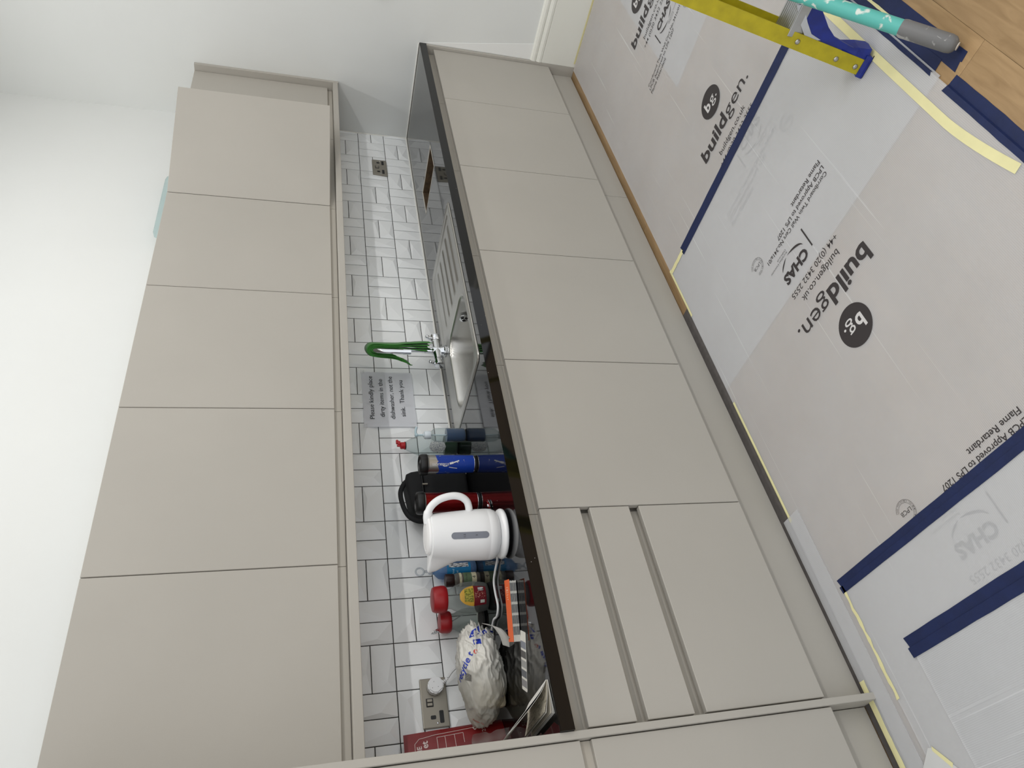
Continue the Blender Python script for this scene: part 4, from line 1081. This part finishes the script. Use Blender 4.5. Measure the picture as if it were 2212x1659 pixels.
b = nb(); bx(b, 0, L, -0.0235, 0.0235, 0.0215, 0.0230, 0.0006, xf=deck_xf(WT)); cov = fin('cover', b, M('orange_card', (232, 104, 52), 0.5), fd, label='bright orange cover card')
b = nb()
for u0, u1, v0, v1 in ((0.020, 0.036, -0.010, -0.0085), (0.020, 0.036, 0.0085, 0.010), (0.020, 0.0215, -0.010, 0.010), (0.0345, 0.036, -0.010, 0.010), (0.026, 0.031, -0.004, 0.004), (0.040, 0.042, -0.008, 0.008), (0.046, 0.048, -0.008, 0.004), (0.052, 0.054, -0.004, 0.008)):
    bx(b, u0, u1, v0, v1, 0.0230, 0.0232, xf=deck_xf(WT))
fin('cover_print', b, M('cover_pale_print', (240, 190, 160), 0.6), cov)
b = nb(); bm2 = nb(); lathe(bm2, [(0.004, 0.0), (0.004, 0.026), (0.002, 0.0265)], n=14); bmesh.ops.transform(bm2, matrix=deck_xf(WT) @ Matrix.Translation((L - 0.012, -0.012, 0)), verts=bm2.verts); join(b, bm2); fin('rivet', b, m_steel, fd, smooth=True, autos=40)
sw = thing('swatch_strip', (-3.21, -0.405, WT), 'long single strip of grey paint samples pulled out of the fan deck', 'swatch card')
s0, s1 = Vector((-3.140, -0.446, 0)), Vector((-3.270, -0.368, 0))
av = (s1 - s0); LS = av.length; av.normalize(); sv = Vector((-av.y, av.x, 0))
xf = Matrix(((av.x, sv.x, 0, s0.x), (av.y, sv.y, 0, s0.y), (0, 0, 1, WT), (0, 0, 0, 1)))
b = nb(); bm2 = nb(); prism(bm2, rrect(0, LS, -0.023, 0.023, 0.004), 0.0008, 0.0018); bmesh.ops.transform(bm2, matrix=xf, verts=bm2.verts); join(b, bm2)
fin('card', b, M('card_white', (218, 216, 208), 0.6), sw)
for j, c in enumerate(((132, 136, 146), (92, 91, 90), (158, 158, 156), (104, 107, 112), (140, 138, 140))):
    b = nb(); bx(b, 0.026 + j * 0.0245, 0.026 + j * 0.0245 + 0.0185, -0.023, 0.023, 0.0018, 0.0020, xf=xf); fin('sample', b, M('sample_%d' % j, c, 0.6), sw)

lf = thing('leaflet', (-3.35, -0.47, WT), 'folded printed leaflet leaning half open against the tall end panel', 'leaflet')
m_news = M('leaflet_paper', (196, 190, 176), 0.8, var=0.06, vscale=60, stretch=(1, 8, 1))
m_news2 = M('leaflet_white', (218, 216, 210), 0.75)
m_news3 = print_mat('leaflet_print', (196, 189, 172), (150, 143, 128), 120, 0.56, (1, 0.3, 3))
def leaf(pts, y0, y1, mt, th=0.0006):
    b = nb(); pp = spline([(x, 0, z) for x, z in pts], 5); ra = []
    for yy in (y0, y1):
        ra.append([Vector((p.x, yy + (0.0 if yy == y0 else 0), p.z)) for p in pp])
    va = [[b.verts.new(p) for p in r_] for r_ in ra]
    for i in range(len(pp) - 1): b.faces.new((va[0][i], va[0][i + 1], va[1][i + 1], va[1][i]))
    bmesh.ops.recalc_face_normals(b, faces=b.faces)
    bmesh.ops.solidify(b, geom=list(b.faces), thickness=th)
    fin('page', b, mt, lf, smooth=True, autos=50)
for i, (zz, xe, mt) in enumerate(((0.9015, -3.389, m_news2), (0.905, -3.388, m_news2), (0.909, -3.387, m_news), (0.921, -3.386, m_news2), (0.925, -3.384, m_news3))):
    leaf([(-3.311, 0.9015 + 0.0006 * i), (-3.345, 0.902 + (zz - 0.9015) * 0.35), (xe, zz)], -0.567, -0.375, mt)
leaf([(-3.311, 0.9050), (-3.34, 0.925), (-3.380, 0.968), (-3.420, 1.018)], -0.567, -0.40, m_news2)
leaf([(-3.311, 0.9056), (-3.338, 0.927), (-3.378, 0.972), (-3.421, 1.021)], -0.566, -0.40, m_news2)

rp = thing('red_pouch', (-3.335, -0.07, WT), 'tall red foil pouch with white print standing in the corner by the end panel', 'pouch')
m_pouch = M('red_foil_pouch', (124, 24, 26), 0.42, var=0.1, vscale=25, bump=0.35, bscale=40)
b = nb()
rows = []
NXp, NZp = 14, 20
def pouch_pt(i, j, side):
    x = -3.262 - 0.165 * i / NXp + 0.006 * (1 - j / NZp)
    z = WT + 0.001 + 0.288 * j / NZp
    th = 0.032 * math.sin(PI * min(max(i / NXp, 0.0), 1.0)) ** 0.6 * (1 - (j / NZp) ** 1.6) + 0.0008
    return Vector((x, -0.060 - 0.02 * (1 - j / NZp) + side * th + 0.003 * noise.noise(Vector((x * 30, z * 25, side))), z))
fr_ = [[b.verts.new(pouch_pt(i, j, -1)) for j in range(NZp + 1)] for i in range(NXp + 1)]
bk_ = [[b.verts.new(pouch_pt(i, j, 1)) for j in range(NZp + 1)] for i in range(NXp + 1)]
for g in (fr_, bk_):
    for i in range(NXp):
        for j in range(NZp): b.faces.new((g[i][j], g[i + 1][j], g[i + 1][j + 1], g[i][j + 1]))
for i in range(NXp):
    b.faces.new((fr_[i][NZp], fr_[i + 1][NZp], bk_[i + 1][NZp], bk_[i][NZp])); b.faces.new((fr_[i][0], fr_[i + 1][0], bk_[i + 1][0], bk_[i][0]))
for j in range(NZp):
    b.faces.new((fr_[0][j], fr_[0][j + 1], bk_[0][j + 1], bk_[0][j])); b.faces.new((fr_[NXp][j], fr_[NXp][j + 1], bk_[NXp][j + 1], bk_[NXp][j]))
fin('pouch_body', b, m_pouch, rp, smooth=True, autos=60)
b = nb()
def on_pouch(u, z):   # u metres from the right-hand edge
    i = u / 0.165 * NXp; j = (z - WT) / 0.288 * NZp
    p = pouch_pt(i, j, -1); p.y -= 0.0012; return p
def pline(pts, w=0.0012):
    for (u0, z0), (u1, z1) in zip(pts, pts[1:]):
        n_ = 6
        dx, dz = u1 - u0, z1 - z0; ll = math.hypot(dx, dz); nx_, nz_ = -dz / ll * w / 2, dx / ll * w / 2
        prev = None
        for k in range(n_ + 1):
            t = k / n_; a = b.verts.new(on_pouch(u0 + dx * t + nx_, z0 + dz * t + nz_)); c = b.verts.new(on_pouch(u0 + dx * t - nx_, z0 + dz * t - nz_))
            if prev: b.faces.new((prev[0], prev[1], c, a))
            prev = (a, c)
pline([(0.012, 0.93), (0.014, 1.10), (0.018, 1.145), (0.030, 1.158), (0.10, 1.16)])
pline([(0.022, 1.02), (0.022, 1.095), (0.09, 1.095)]); pline([(0.022, 1.072), (0.09, 1.072)]); pline([(0.022, 1.045), (0.09, 1.045)]); pline([(0.022, 1.02), (0.05, 1.02)])
pline([(0.012, 0.99), (0.020, 0.985), (0.012, 0.975), (0.012, 0.99)], 0.003)
for s, u0, u1, z, bo in (('et', 0.046, 0.026, 1.122, 0.02), ('LIE', 0.060, 0.038, 1.140, 0.02), ('25', 0.030, 0.016, 0.955, 0.0)):
    letter(b, s, lambda u, w, z=z: on_pouch(0.10 - u - (0.10 - u0) + u0 - u0 + 0, z - (w)), 0.10 - u0, 0.10 - u1, 0.0, bold=bo) if False else letter(b, s, lambda u, w, z=z, u0=u0: on_pouch(u0 - u, z - w), 0.0, u0 - u1, 0.0, bold=bo)
fin('pouch_print', b, M('pouch_white_print', (216, 200, 196), 0.5), rp)
b = nb(); 
# crumpled clear film bag in front of it
b = nb(); NXf, NZf = 22, 16
gv = [[b.verts.new((-3.300 - 0.128 * i / NXf - 0.01 * noise.noise(Vector((i * .4, j * .3, 1))), -0.155 + 0.03 * noise.noise(Vector((i * .25, j * .22, 5))) + 0.006 * noise.noise(Vector((i * .5, j * .4, 2))) + 0.03 * j / NZf,
       WT + 0.001 + (0.10 + 0.10 * sst(0, 1, i / NXf)) * j / NZf + 0.004 * (noise.noise(Vector((i * .6, j * .5, 8))) if j else 0))) for j in range(NZf + 1)] for i in range(NXf + 1)]
for i in range(NXf):
    for j in range(NZf): b.faces.new((gv[i][j], gv[i + 1][j], gv[i + 1][j + 1], gv[i][j + 1]))
bmesh.ops.recalc_face_normals(b, faces=b.faces); bmesh.ops.solidify(b, geom=list(b.faces), thickness=0.0008)
fin('clear_film_bag', b, clear_mat('crinkled_film', (214, 212, 208), 0.07, 0.08, (246, 246, 244)), smooth=True, label='crumpled clear plastic film bag in front of the red pouch', cat='plastic bag')

# ------------------------------------------------------------------ floor protection boards
def sheet(x0, x1, y0, y1, z, mt, label, name='protection_board', printed=False):
    b = nb(); bx(b, x0, x1, y0, y1, z, z + 0.002)
    if not printed: return fin(name, b, mt, label=label, cat='floor board', group='floor protection boards')
    r = thing(name, ((x0 + x1) / 2, (y0 + y1) / 2, z), label, 'floor board', 'floor protection boards')
    fin('sheet', b, mt, r)
    return r
bF = sheet(-1.150, 0.070, -2.30, -1.090, 0.0003, m_boardx, 'buried protection board whose corner shows pale through the printed board by the skirting')
bA = sheet(-2.362, 0.068, -1.742, -0.566, 0.0030, m_boardx, 'printed milky protection board on the floor that reaches the white skirting', printed=True)
bB = sheet(-4.130, -1.728, -1.737, -0.566, 0.0058, m_boardx, 'printed milky protection board on the floor in front of the sink cupboards', printed=True)
bC = sheet(-4.400, -3.168, -1.850, -0.645, 0.0088, m_boardx, 'plain milky protection board between the two short blue tapes by the drawers')
bD = sheet(-4.600, -3.392, -1.900, -0.775, 0.0118, m_boardy, 'plain protection board with crosswise ribs in front of the tall cupboard')
bE = sheet(-3.750, -2.900, -0.622, -0.540, 0.0082, m_boardx, 'narrow strip of protection board along the plinth by the drawers', 'board_strip')
b = nb(); bx(b, -4.05, -1.930, -0.5655, -0.513, 0.0, 0.0052, 0.001)  # plain strip laid in the plinth gap so it reads dark grey, not oak
fin('gap_strip', b, M('gap_strip_grey', (86, 82, 80), 0.9, var=0.12, vscale=40), label='dark grey strip filling the gap between plinth and boards', cat='strip')

def print_block(root, ox, oy, sgn, z, name='printed_text'):
    P = lambda u, w: Vector((ox + sgn * w, oy + sgn * u, z))
    P2 = lambda u, w: Vector((ox + sgn * w, oy + sgn * u, z + 0.0002))
    def line(s, u0, u1, w, **k):
        b = nb(); letter(b, s, P, u0, u1, w, **k); fin('printed_line', b, m_print, root)
    b = nb(); letter(b, 'build', P, 0.0, 0.187, 0.0, height=0.060, bold=0.03); fin('printed_name', b, m_print, root)
    b = nb(); letter(b, 'gen.', P, 0.193, 0.352, 0.0, height=0.060); fin('printed_name', b, m_print, root)
    line('buildgen.co.uk', 0.079, 0.272, 0.066, bold=0.004)
    line('+44 (0)20 3432 2555', 0.055, 0.300, 0.106, bold=0.004)
    line('Accredited Contractor', 0.224, 0.326, 0.235)
    line('CHAS.co.uk', 0.225, 0.277, 0.246)
    line('Corriboard Twin Wall Cert No.341a/01', -0.040, 0.313, 0.281, bold=0.012)
    line('LPCB Approved to LPS 1207', -0.043, 0.229, 0.306, bold=0.012)
    line('Flame Retardant', -0.044, 0.117, 0.333, bold=0.012)
    b = nb(); q = [b.verts.new(P(u, w)) for u, w in ((0.134, 0.153), (0.1395, 0.153), (0.1395, 0.233), (0.134, 0.233))]; b.faces.new(q); fin('printed_rule', b, m_print, root)
    def arc_band(b, cu, cw, ru, rw, a0, a1, t0, t1, n=20):
        prev = None
        for k in range(n + 1):
            f = k / n; a = a0 + (a1 - a0) * f; t = t0 + (t1 - t0) * math.sin(PI * f) if t1 is not None else t0
            p0 = b.verts.new(P(cu + ru * math.cos(a), cw + rw * math.sin(a))); p1 = b.verts.new(P(cu + (ru - t) * math.cos(a), cw + (rw - t) * math.sin(a)))
            if prev: b.faces.new((prev[0], prev[1], p1, p0))
            prev = (p0, p1)
    b = nb(); letter(b, 'CHAS', P, 0.163, 0.292, 0.178, bold=0.045); mk = fin('printed_mark', b, m_print, root)
    for a0, a1, t in ((0.98, 0.45, 0.008), (0.40, 0.05, 0.006)):
        b = nb(); arc_band(b, 0.222, 0.188, 0.060, 0.034, PI * a0, PI * a1, 0.001, t); fin('swoosh', b, m_print, mk)
    # certification roundel: two open rings with lettering between
    cu, cw = 0.356, 0.313
    b = nb(); letter(b, 'LPCB', P, cu - 0.019, cu + 0.019, cw + 0.006); rd = fin('roundel', b, m_print, root)
    for rr_, tt_ in ((0.0325, 0.0009), (0.0245, 0.0008)):
        b = nb(); arc_band(b, cu, cw, rr_, rr_, PI * 0.10, PI * 1.62, tt_, None); fin('roundel_ring', b, m_print, rd)
    ring = 'LOSS PREVENTION CERTIFICATION BOARD'
    b = nb()
    for k, ch in enumerate(ring):
        if ch == ' ': continue
        a = PI * 0.12 + (PI * 1.48) * k / (len(ring) - 1)
        c_, s_ = math.cos(a), math.sin(a)
        letter(b, ch, lambda u, w, c_=c_, s_=s_: P(cu + (0.0262 - w) * c_ - u * s_, cw + (0.0262 - w) * s_ + u * c_), -0.0012, 0.0012, 0.0, height=0.0042)
    fin('roundel_lettering', b, m_print, rd)
    b = nb(); vs = [b.verts.new(P(0.170 + 0.0635 * math.cos(2 * PI * k / 48), -0.158 + 0.0635 * math.sin(2 * PI * k / 48))) for k in range(48)]; b.faces.new(vs)
    o = fin('logo_disc', b, m_print, root)
    mg = M('print_gap', (205, 203, 202), 0.5)
    b = nb(); letter(b, 'b', P2, 0.133, 0.163, -0.141, height=0.045, bold=0.03); fin('logo_letter', b, mg, o)
    b = nb(); letter(b, 'g.', P2, 0.168, 0.212, -0.141, height=0.045); fin('logo_letter', b, mg, o)
print_block(bA, -0.634, -1.009, -1, 0.00515)
print_block(bA, -1.603, -1.012, -1, 0.00515)
print_block(bB, -2.476, -1.327, 1, 0.00795)
print_block(bB, -3.437, -1.329, 1, 0.00795)

# tapes: thin strips that step down over the board edges
def lerp(a, b_, t): return a + (b_ - a) * t
def tape_mesh(name, mt, prof_rows, label, cat, group, th=0.0003):
    b = nb()
    rings = [[Vector(p) + Vector((0, 0, th)) for p in r_] + [Vector(p) for p in reversed(r_)] for r_ in prof_rows]
    ring_loft(b, rings)
    return fin(name, b, mt, label=label, cat=cat, group=group)
def strip(name, mt, x0, x1, y0, y1, z0, z1, along, label, cat, group, n=24, wob=0.0, split=None):
    """z0 applies on the x0 (or y0) side of split, z1 on the other"""
    rng = random.Random(len(label) * 7)
    rows = []
    for i in range(n + 1):
        t = i / n
        e = 0.005 if i in (0, n) and name.startswith('blue') else 0.0
        w1, w2 = rng.uniform(-wob, wob), rng.uniform(-wob, wob)
        lo, hi = (x0 + w1, x1 + w2) if along == 'Y' else (y0 + w1, y1 + w2)
        sp = split if split is not None else (lo + hi) / 2
        acr = [(lo, z0), (sp - 0.0008, z0), (sp + 0.0008, z1), (hi, z1)]
        run = lerp(y0, y1, t) if along == 'Y' else lerp(x0, x1, t)
        sg = -1 if i == 0 else 1
        row = []
        for k, (a, z) in enumerate(acr):
            rr = run + e * (0.0, 0.6, -0.4, 0.8)[k] * sg * (1 if along == 'Y' else -1)
            row.append((a, rr, z) if along == 'Y' else (rr, a, z))
        rows.append(row)
    return tape_mesh(name, mt, rows, label, cat, group)
BT, CT = 'blue cloth tapes', 'cream masking tapes'
strip('blue_tape', m_blue_tape, -1.748, -1.700, -1.90, -0.687, 0.0081, 0.0053, 'Y', 'long blue tape joining the two printed boards, passing under the ladder', 'tape', BT, wob=0.0006, split=-1.7270)
strip('blue_tape', m_blue_tape, -3.187, -3.146, -2.10, -0.640, 0.0111, 0.0081, 'Y', 'blue tape along the board edge that cuts through the round certification mark', 'tape', BT, wob=0.0006, split=-3.1670)
strip('blue_tape', m_blue_tape, -3.417, -3.365, -2.10, -0.766, 0.0141, 0.0111, 'Y', 'blue tape along the edge of the cross-ribbed board', 'tape', BT, wob=0.0006, split=-3.3910)
strip('blue_tape', m_blue_tape, -1.45, -2.334, -1.768, -1.7275, 0.0012, 0.0081, 'X', 'blue tape along the board edge behind the grey pole grip', 'tape', BT, wob=0.0008, split=-1.7380)
strip('blue_tape', m_blue_tape, -1.45, -2.389, -1.813, -1.7655, 0.0004, 0.0004, 'X', 'blue tape stuck to the bare wood under the grey pole grip', 'tape', BT, wob=0.0008)
strip('blue_tape', m_blue_tape, -2.402, -3.30, -1.765, -1.722, 0.0004, 0.0081, 'X', 'blue tape between the board edge and the bare oak floor beyond the pole end', 'tape', BT, wob=0.0008, split=-1.7380)
strip('masking_tape', m_cream_tape, -1.45, -2.215, -1.7705, -1.7640, 0.0018, 0.0018, 'X', 'thin cream sliver of masking tape between two blue tapes', 'tape', CT, wob=0.0012)
# long curved cream tape
rows = []
for i in range(31):
    t = i / 30; x_ = lerp(-1.80, -2.712, t); yc = -1.677 - 0.030 * max(0, (t - 0.72) / 0.28) ** 1.6 - 0.006 * max(0, 0.4 - t)
    rows.append([(x_, yc - 0.0115, 0.0081), (x_ - 0.004, yc + 0.0115, 0.0081)])
tape_mesh('masking_tape', m_cream_tape, rows, 'long cream masking tape running beside the ladder foot', 'tape', CT)
strip('masking_tape', m_cream_tape, -1.737, -1.713, -0.690, -0.566, 0.0081, 0.0053, 'Y', 'short cream masking tape at the board corner beyond the end of the long blue tape', 'tape', CT, wob=0.001, n=10, split=-1.7270)
for x0, x1, lab in ((-1.985, -1.712, 'cream masking tape folded over the board edge beside the bare wood strip'), (-2.915, -2.430, 'cream masking tape folded over the board edge beside the dark gap strip')):
    b = nb(); bx(b, x0, x1, -0.5665, -0.5652, 0.0054, 0.0084); bx(b, x0, x1, -0.576, -0.5655, 0.0080, 0.0084)
    fin('masking_tape', b, m_cream_tape, label=lab, cat='tape', group=CT)
strip('masking_tape', m_cream_tape, -3.168, -3.477, -0.654, -0.641, 0.0111, 0.0081, 'X', 'torn cream masking tape along the plain board edge by the drawers', 'tape', CT, wob=0.003, n=14, split=-0.6445)
strip('masking_tape', m_cream_tape, -3.398, -3.80, -0.560, -0.536, 0.0104, 0.0060, 'X', 'cream masking tape along the foot of the tall cupboard', 'tape', CT, wob=0.001, split=-0.5395)
b = nb()
for pl, z in (([(-3.597, -0.678), (-3.606, -0.674), (-3.634, -0.695), (-3.652, -0.708), (-3.644, -0.716)], 0.0117),): prism(b, pl, z, z + 0.0006)
fin('masking_tape', b, m_cream_tape, label='small torn scrap of cream masking tape on top of the milky film scrap', cat='tape', group=CT)
b = nb(); prism(b, [(-3.597, -0.664), (-3.600, -0.676), (-3.668, -0.732), (-3.72, -0.690), (-3.640, -0.605)], 0.0112, 0.0116)
fin('paper_scrap', b, M('milky_scrap', (206, 207, 206), 0.6), label='torn scrap of milky white film on the boards in front of the tall cupboard', cat='paper')

# ------------------------------------------------------------------ step ladder
lad = thing('step_ladder', (-2.115, -1.635, 0.0085), 'yellow fibreglass step ladder with blue feet and ribbed aluminium treads', 'ladder')
m_yel = M('yellow_fibreglass', (176, 162, 20), 0.5, var=0.12, vscale=30, bump=0.2, bscale=120)
m_alu = M('aluminium', (188, 190, 192), 0.38, metal=0.9, var=0.08, vscale=30)
m_bluep2 = M('blue_ladder_plastic', (22, 40, 128), 0.42, var=0.2, vscale=40)
FOOT = Vector((-2.122, -1.640, 0.0100))
SD = Vector((0.28, -0.09, 1.0))
def LP(t, wy, dx, far=False):
    """t height, wy along the treads (away from this stile), dx front to back"""
    p = FOOT + SD * t + Vector((0, -wy, 0)) + Vector((dx, 0, -0.28 * dx))
    return p
def chan(bm, t0, t1, wy0, d, sgn):
    """C channel stile: front flange, web, rear flange"""
    fl, th = 0.042, 0.004
    def slab(w0, w1, d0, d1):
        rings = []
        for t in (t0, t1):
            sh = 0 if sgn > 0 else 2 * 0.09 * t
            q = [LP(t, w, dd) + Vector((0, sh, 0)) for w, dd in ((w0, d0), (w1, d0), (w1, d1), (w0, d1))]
            rings.append(q)
        ring_loft(bm, rings)
    w0, w1 = (wy0, wy0 + fl) if sgn > 0 else (wy0 - fl, wy0)
    ww = (wy0, wy0 + th) if sgn > 0 else (wy0 - th, wy0)
    slab(w0, w1, 0, th); slab(w0, w1, d - th, d); slab(ww[0], ww[1], th, d - th)
b = nb(); chan(b, 0.012, 1.75, -0.022, 0.075, 1); fin('stile', b, m_yel, lad)
b = nb(); chan(b, 0.012, 1.75, 0.560, 0.075, -1); fin('stile', b, m_yel, lad)
for n_, t in enumerate((0.235, 0.530, 0.825, 1.12, 1.415)):
    b = nb()
    sh = 2 * 0.09 * t
    w0, w1 = 0.004, 0.535 - sh - 0.0
    o_ = FOOT + SD * t
    for k in range(9):
        x0 = o_.x + 0.002 + k * 0.0085
        bx(b, x0, x0 + 0.0055, o_.y - w1, o_.y - w0, o_.z + 0.001, o_.z + 0.004, 0.0008)
    bx(b, o_.x + 0.0, o_.x + 0.078, o_.y - w1, o_.y - w0, o_.z - 0.002, o_.z + 0.002)
    bx(b, o_.x - 0.003, o_.x + 0.0, o_.y - w1, o_.y - w0, o_.z - 0.038, o_.z + 0.004, 0.001)
    fin('tread', b, m_alu, lad)
    if n_ < 1:
        for tt, ww in ((t - 0.030, 0.000), (0.088, -0.004), (0.030, -0.004)):
            b = nb(); bm2 = nb(); lathe(bm2, [(0.0075, 0), (0.0072, 0.002), (0.004, 0.0034), (0.001, 0.0038)], n=16)
            q = LP(tt, ww, 0)
            bmesh.ops.transform(bm2, matrix=Matrix.Translation(q) @ Matrix.Rotation(-PI / 2, 4, 'Y'), verts=bm2.verts); join(b, bm2)
            fin('rivet', b, m_steel, lad, smooth=True)
# blue shoe and brace on the near stile
b = nb()
rings = [[LP(t, w, d) for w, d in ((-0.026, -0.003 - e), (0.030 + g, -0.003 - e), (0.030 + g, 0.080 + e), (-0.026, 0.080 + e))] for t, e, g in ((-0.001, 0.0, 0.002), (0.006, 0.001, 0.004), (0.0165, 0.0, 0.002))]
ring_loft(b, rings)
rings = [[LP(t, w, d) for w, d in ((0.0205, 0.0), (0.0205 + g, 0.006), (0.0205 + g, 0.060), (0.0205, 0.074))] for t, g in ((0.010, 0.028), (0.045, 0.020), (0.085, 0.004))]
ring_loft(b, rings)
shoe = fin('shoe', b, m_bluep2, lad, label='blue plastic ladder foot')
b = nb(); ra = [LP(-0.0012, w, d) for w, d in ((-0.024, -0.002), (0.038, -0.002), (0.038, 0.078), (-0.024, 0.078))]
rb = [p + Vector((0, 0, -0.003)) for p in ra]; ring_loft(b, [rb, ra]); fin('rubber_sole', b, m_rubber, shoe)
PAIRS = [((0.017, 0.030), (0.034, 0.020)), ((0.017, 0.100), (0.036, 0.068)), ((0.018, 0.160), (0.042, 0.118)), ((0.023, 0.190), (0.058, 0.146)), ((0.045, 0.214), (0.087, 0.180)), ((0.080, 0.244), (0.118, 0.212))]
b = nb(); ring_loft(b, [[LP(l[1], l[0], 0.004), LP(r_[1], r_[0], 0.004), LP(r_[1], r_[0], 0.013), LP(l[1], l[0], 0.013)] for l, r_ in PAIRS])
br = fin('brace', b, m_bluep2, lad, smooth=True, autos=40)
b = nb(); ring_loft(b, [[LP(l[1] + 0.006, l[0] - 0.003, 0.002), LP(l[1] - 0.010, l[0] + 0.006, 0.002), LP(l[1] - 0.010, l[0] + 0.006, 0.018), LP(l[1] + 0.006, l[0] - 0.003, 0.018)] for l, r_ in PAIRS[2:]])
fin('brace_edge', b, m_alu, lad, smooth=True, autos=40)
# top cap and rear legs complete the ladder above the picture
o_ = FOOT + SD * 1.76
b = nb(); bx(b, o_.x - 0.02, o_.x + 0.16, o_.y - 0.27, o_.y + 0.04, o_.z - 0.01, o_.z + 0.04, 0.01); fin('top_cap', b, m_bluep2, lad)
for wy in (0.02, 0.24):
    b = nb(); p1 = Vector((o_.x + 0.12, o_.y - wy, o_.z)); p0 = Vector((o_.x + 0.78, o_.y - wy + (0.12 if wy < 0.1 else -0.12), 0.010))
    tube(b, [p0, p1], 0.020, 4); fin('rear_leg', b, m_yel, lad)

# ------------------------------------------------------------------ painter's pole leaning into the ladder
pole = thing('extension_pole', (-2.372, -1.795, 0.0), 'paint-splashed turquoise pole with a grey rubber grip resting on the floor', 'pole')
E0 = Vector((-2.368, -1.815, 0.0225)); PD = Vector((1.2, 0.18, 1.0)).normalized()
def paint_splash(name, col, spl, sc, thr):
    m = M(name, col, 0.5)
    nt = m.node_tree; bs = nt.nodes['Principled BSDF']
    tc = nt.nodes.new('ShaderNodeTexCoord')
    n = nt.nodes.new('ShaderNodeTexNoise'); n.inputs['Scale'].default_value = sc; n.inputs['Detail'].default_value = 7; n.inputs['Distortion'].default_value = 0.6; nt.links.new(tc.outputs['Object'], n.inputs['Vector'])
    g = nt.nodes.new('ShaderNodeMapRange'); g.inputs['From Min'].default_value = thr; g.inputs['From Max'].default_value = thr + 0.06; nt.links.new(n.outputs['Fac'], g.inputs['Value'])
    mc = nt.nodes.new('ShaderNodeMix'); mc.data_type = 'RGBA'; mc.inputs['A'].default_value = rgb(*col); mc.inputs['B'].default_value = rgb(*spl)
    nt.links.new(g.outputs[0], mc.inputs['Factor']); nt.links.new(mc.outputs['Result'], bs.inputs['Base Color'])
    return m
b = nb(); tube(b, [E0 + PD * 0.128, E0 + PD * 1.25], 0.0190, 20); fin('tube', b, paint_splash('turquoise_metal', (92, 182, 172), (214, 222, 214), 34, 0.58), pole, smooth=True, autos=40)
b = nb(); tube(b, [E0 - PD * 0.004, E0 + PD * 0.0, E0 + PD * 0.006, E0 + PD * 0.016, E0 + PD * 0.126, E0 + PD * 0.132], [0.008, 0.0145, 0.0195, 0.0215, 0.0215, 0.0200], 24); fin('grip', b, paint_splash('grey_rubber', (112, 112, 112), (170, 170, 168), 40, 0.62), pole, smooth=True, autos=40)
b = nb(); tube(b, [E0 - PD * 0.0055, E0 - PD * 0.0035], 0.0095, 14); fin('end_wear', b, M('worn_white', (206, 198, 186), 0.8), pole, smooth=True, autos=40)

# cream card hanging on the end wall, mostly outside the picture
b = nb()
q = [(-0.772, 1.128), (-0.792, 1.150), (-0.90, 1.19), (-0.90, 1.06), (-0.800, 1.095)]
va = [b.verts.new((XR - 0.010 - 0.01 * i / 5, y_, z)) for i, (y_, z) in enumerate(q)]; vb = [b.verts.new((XR - 0.0085 - 0.01 * i / 5, y_, z)) for i, (y_, z) in enumerate(q)]
b.faces.new(va); b.faces.new(list(reversed(vb)))
for i in range(5): b.faces.new((va[i], vb[i], vb[(i + 1) % 5], va[(i + 1) % 5]))
fin('hanging_card', b, M('cream_card', (226, 220, 204), 0.7), label='corner of a cream card hanging high on the white end wall', cat='card')
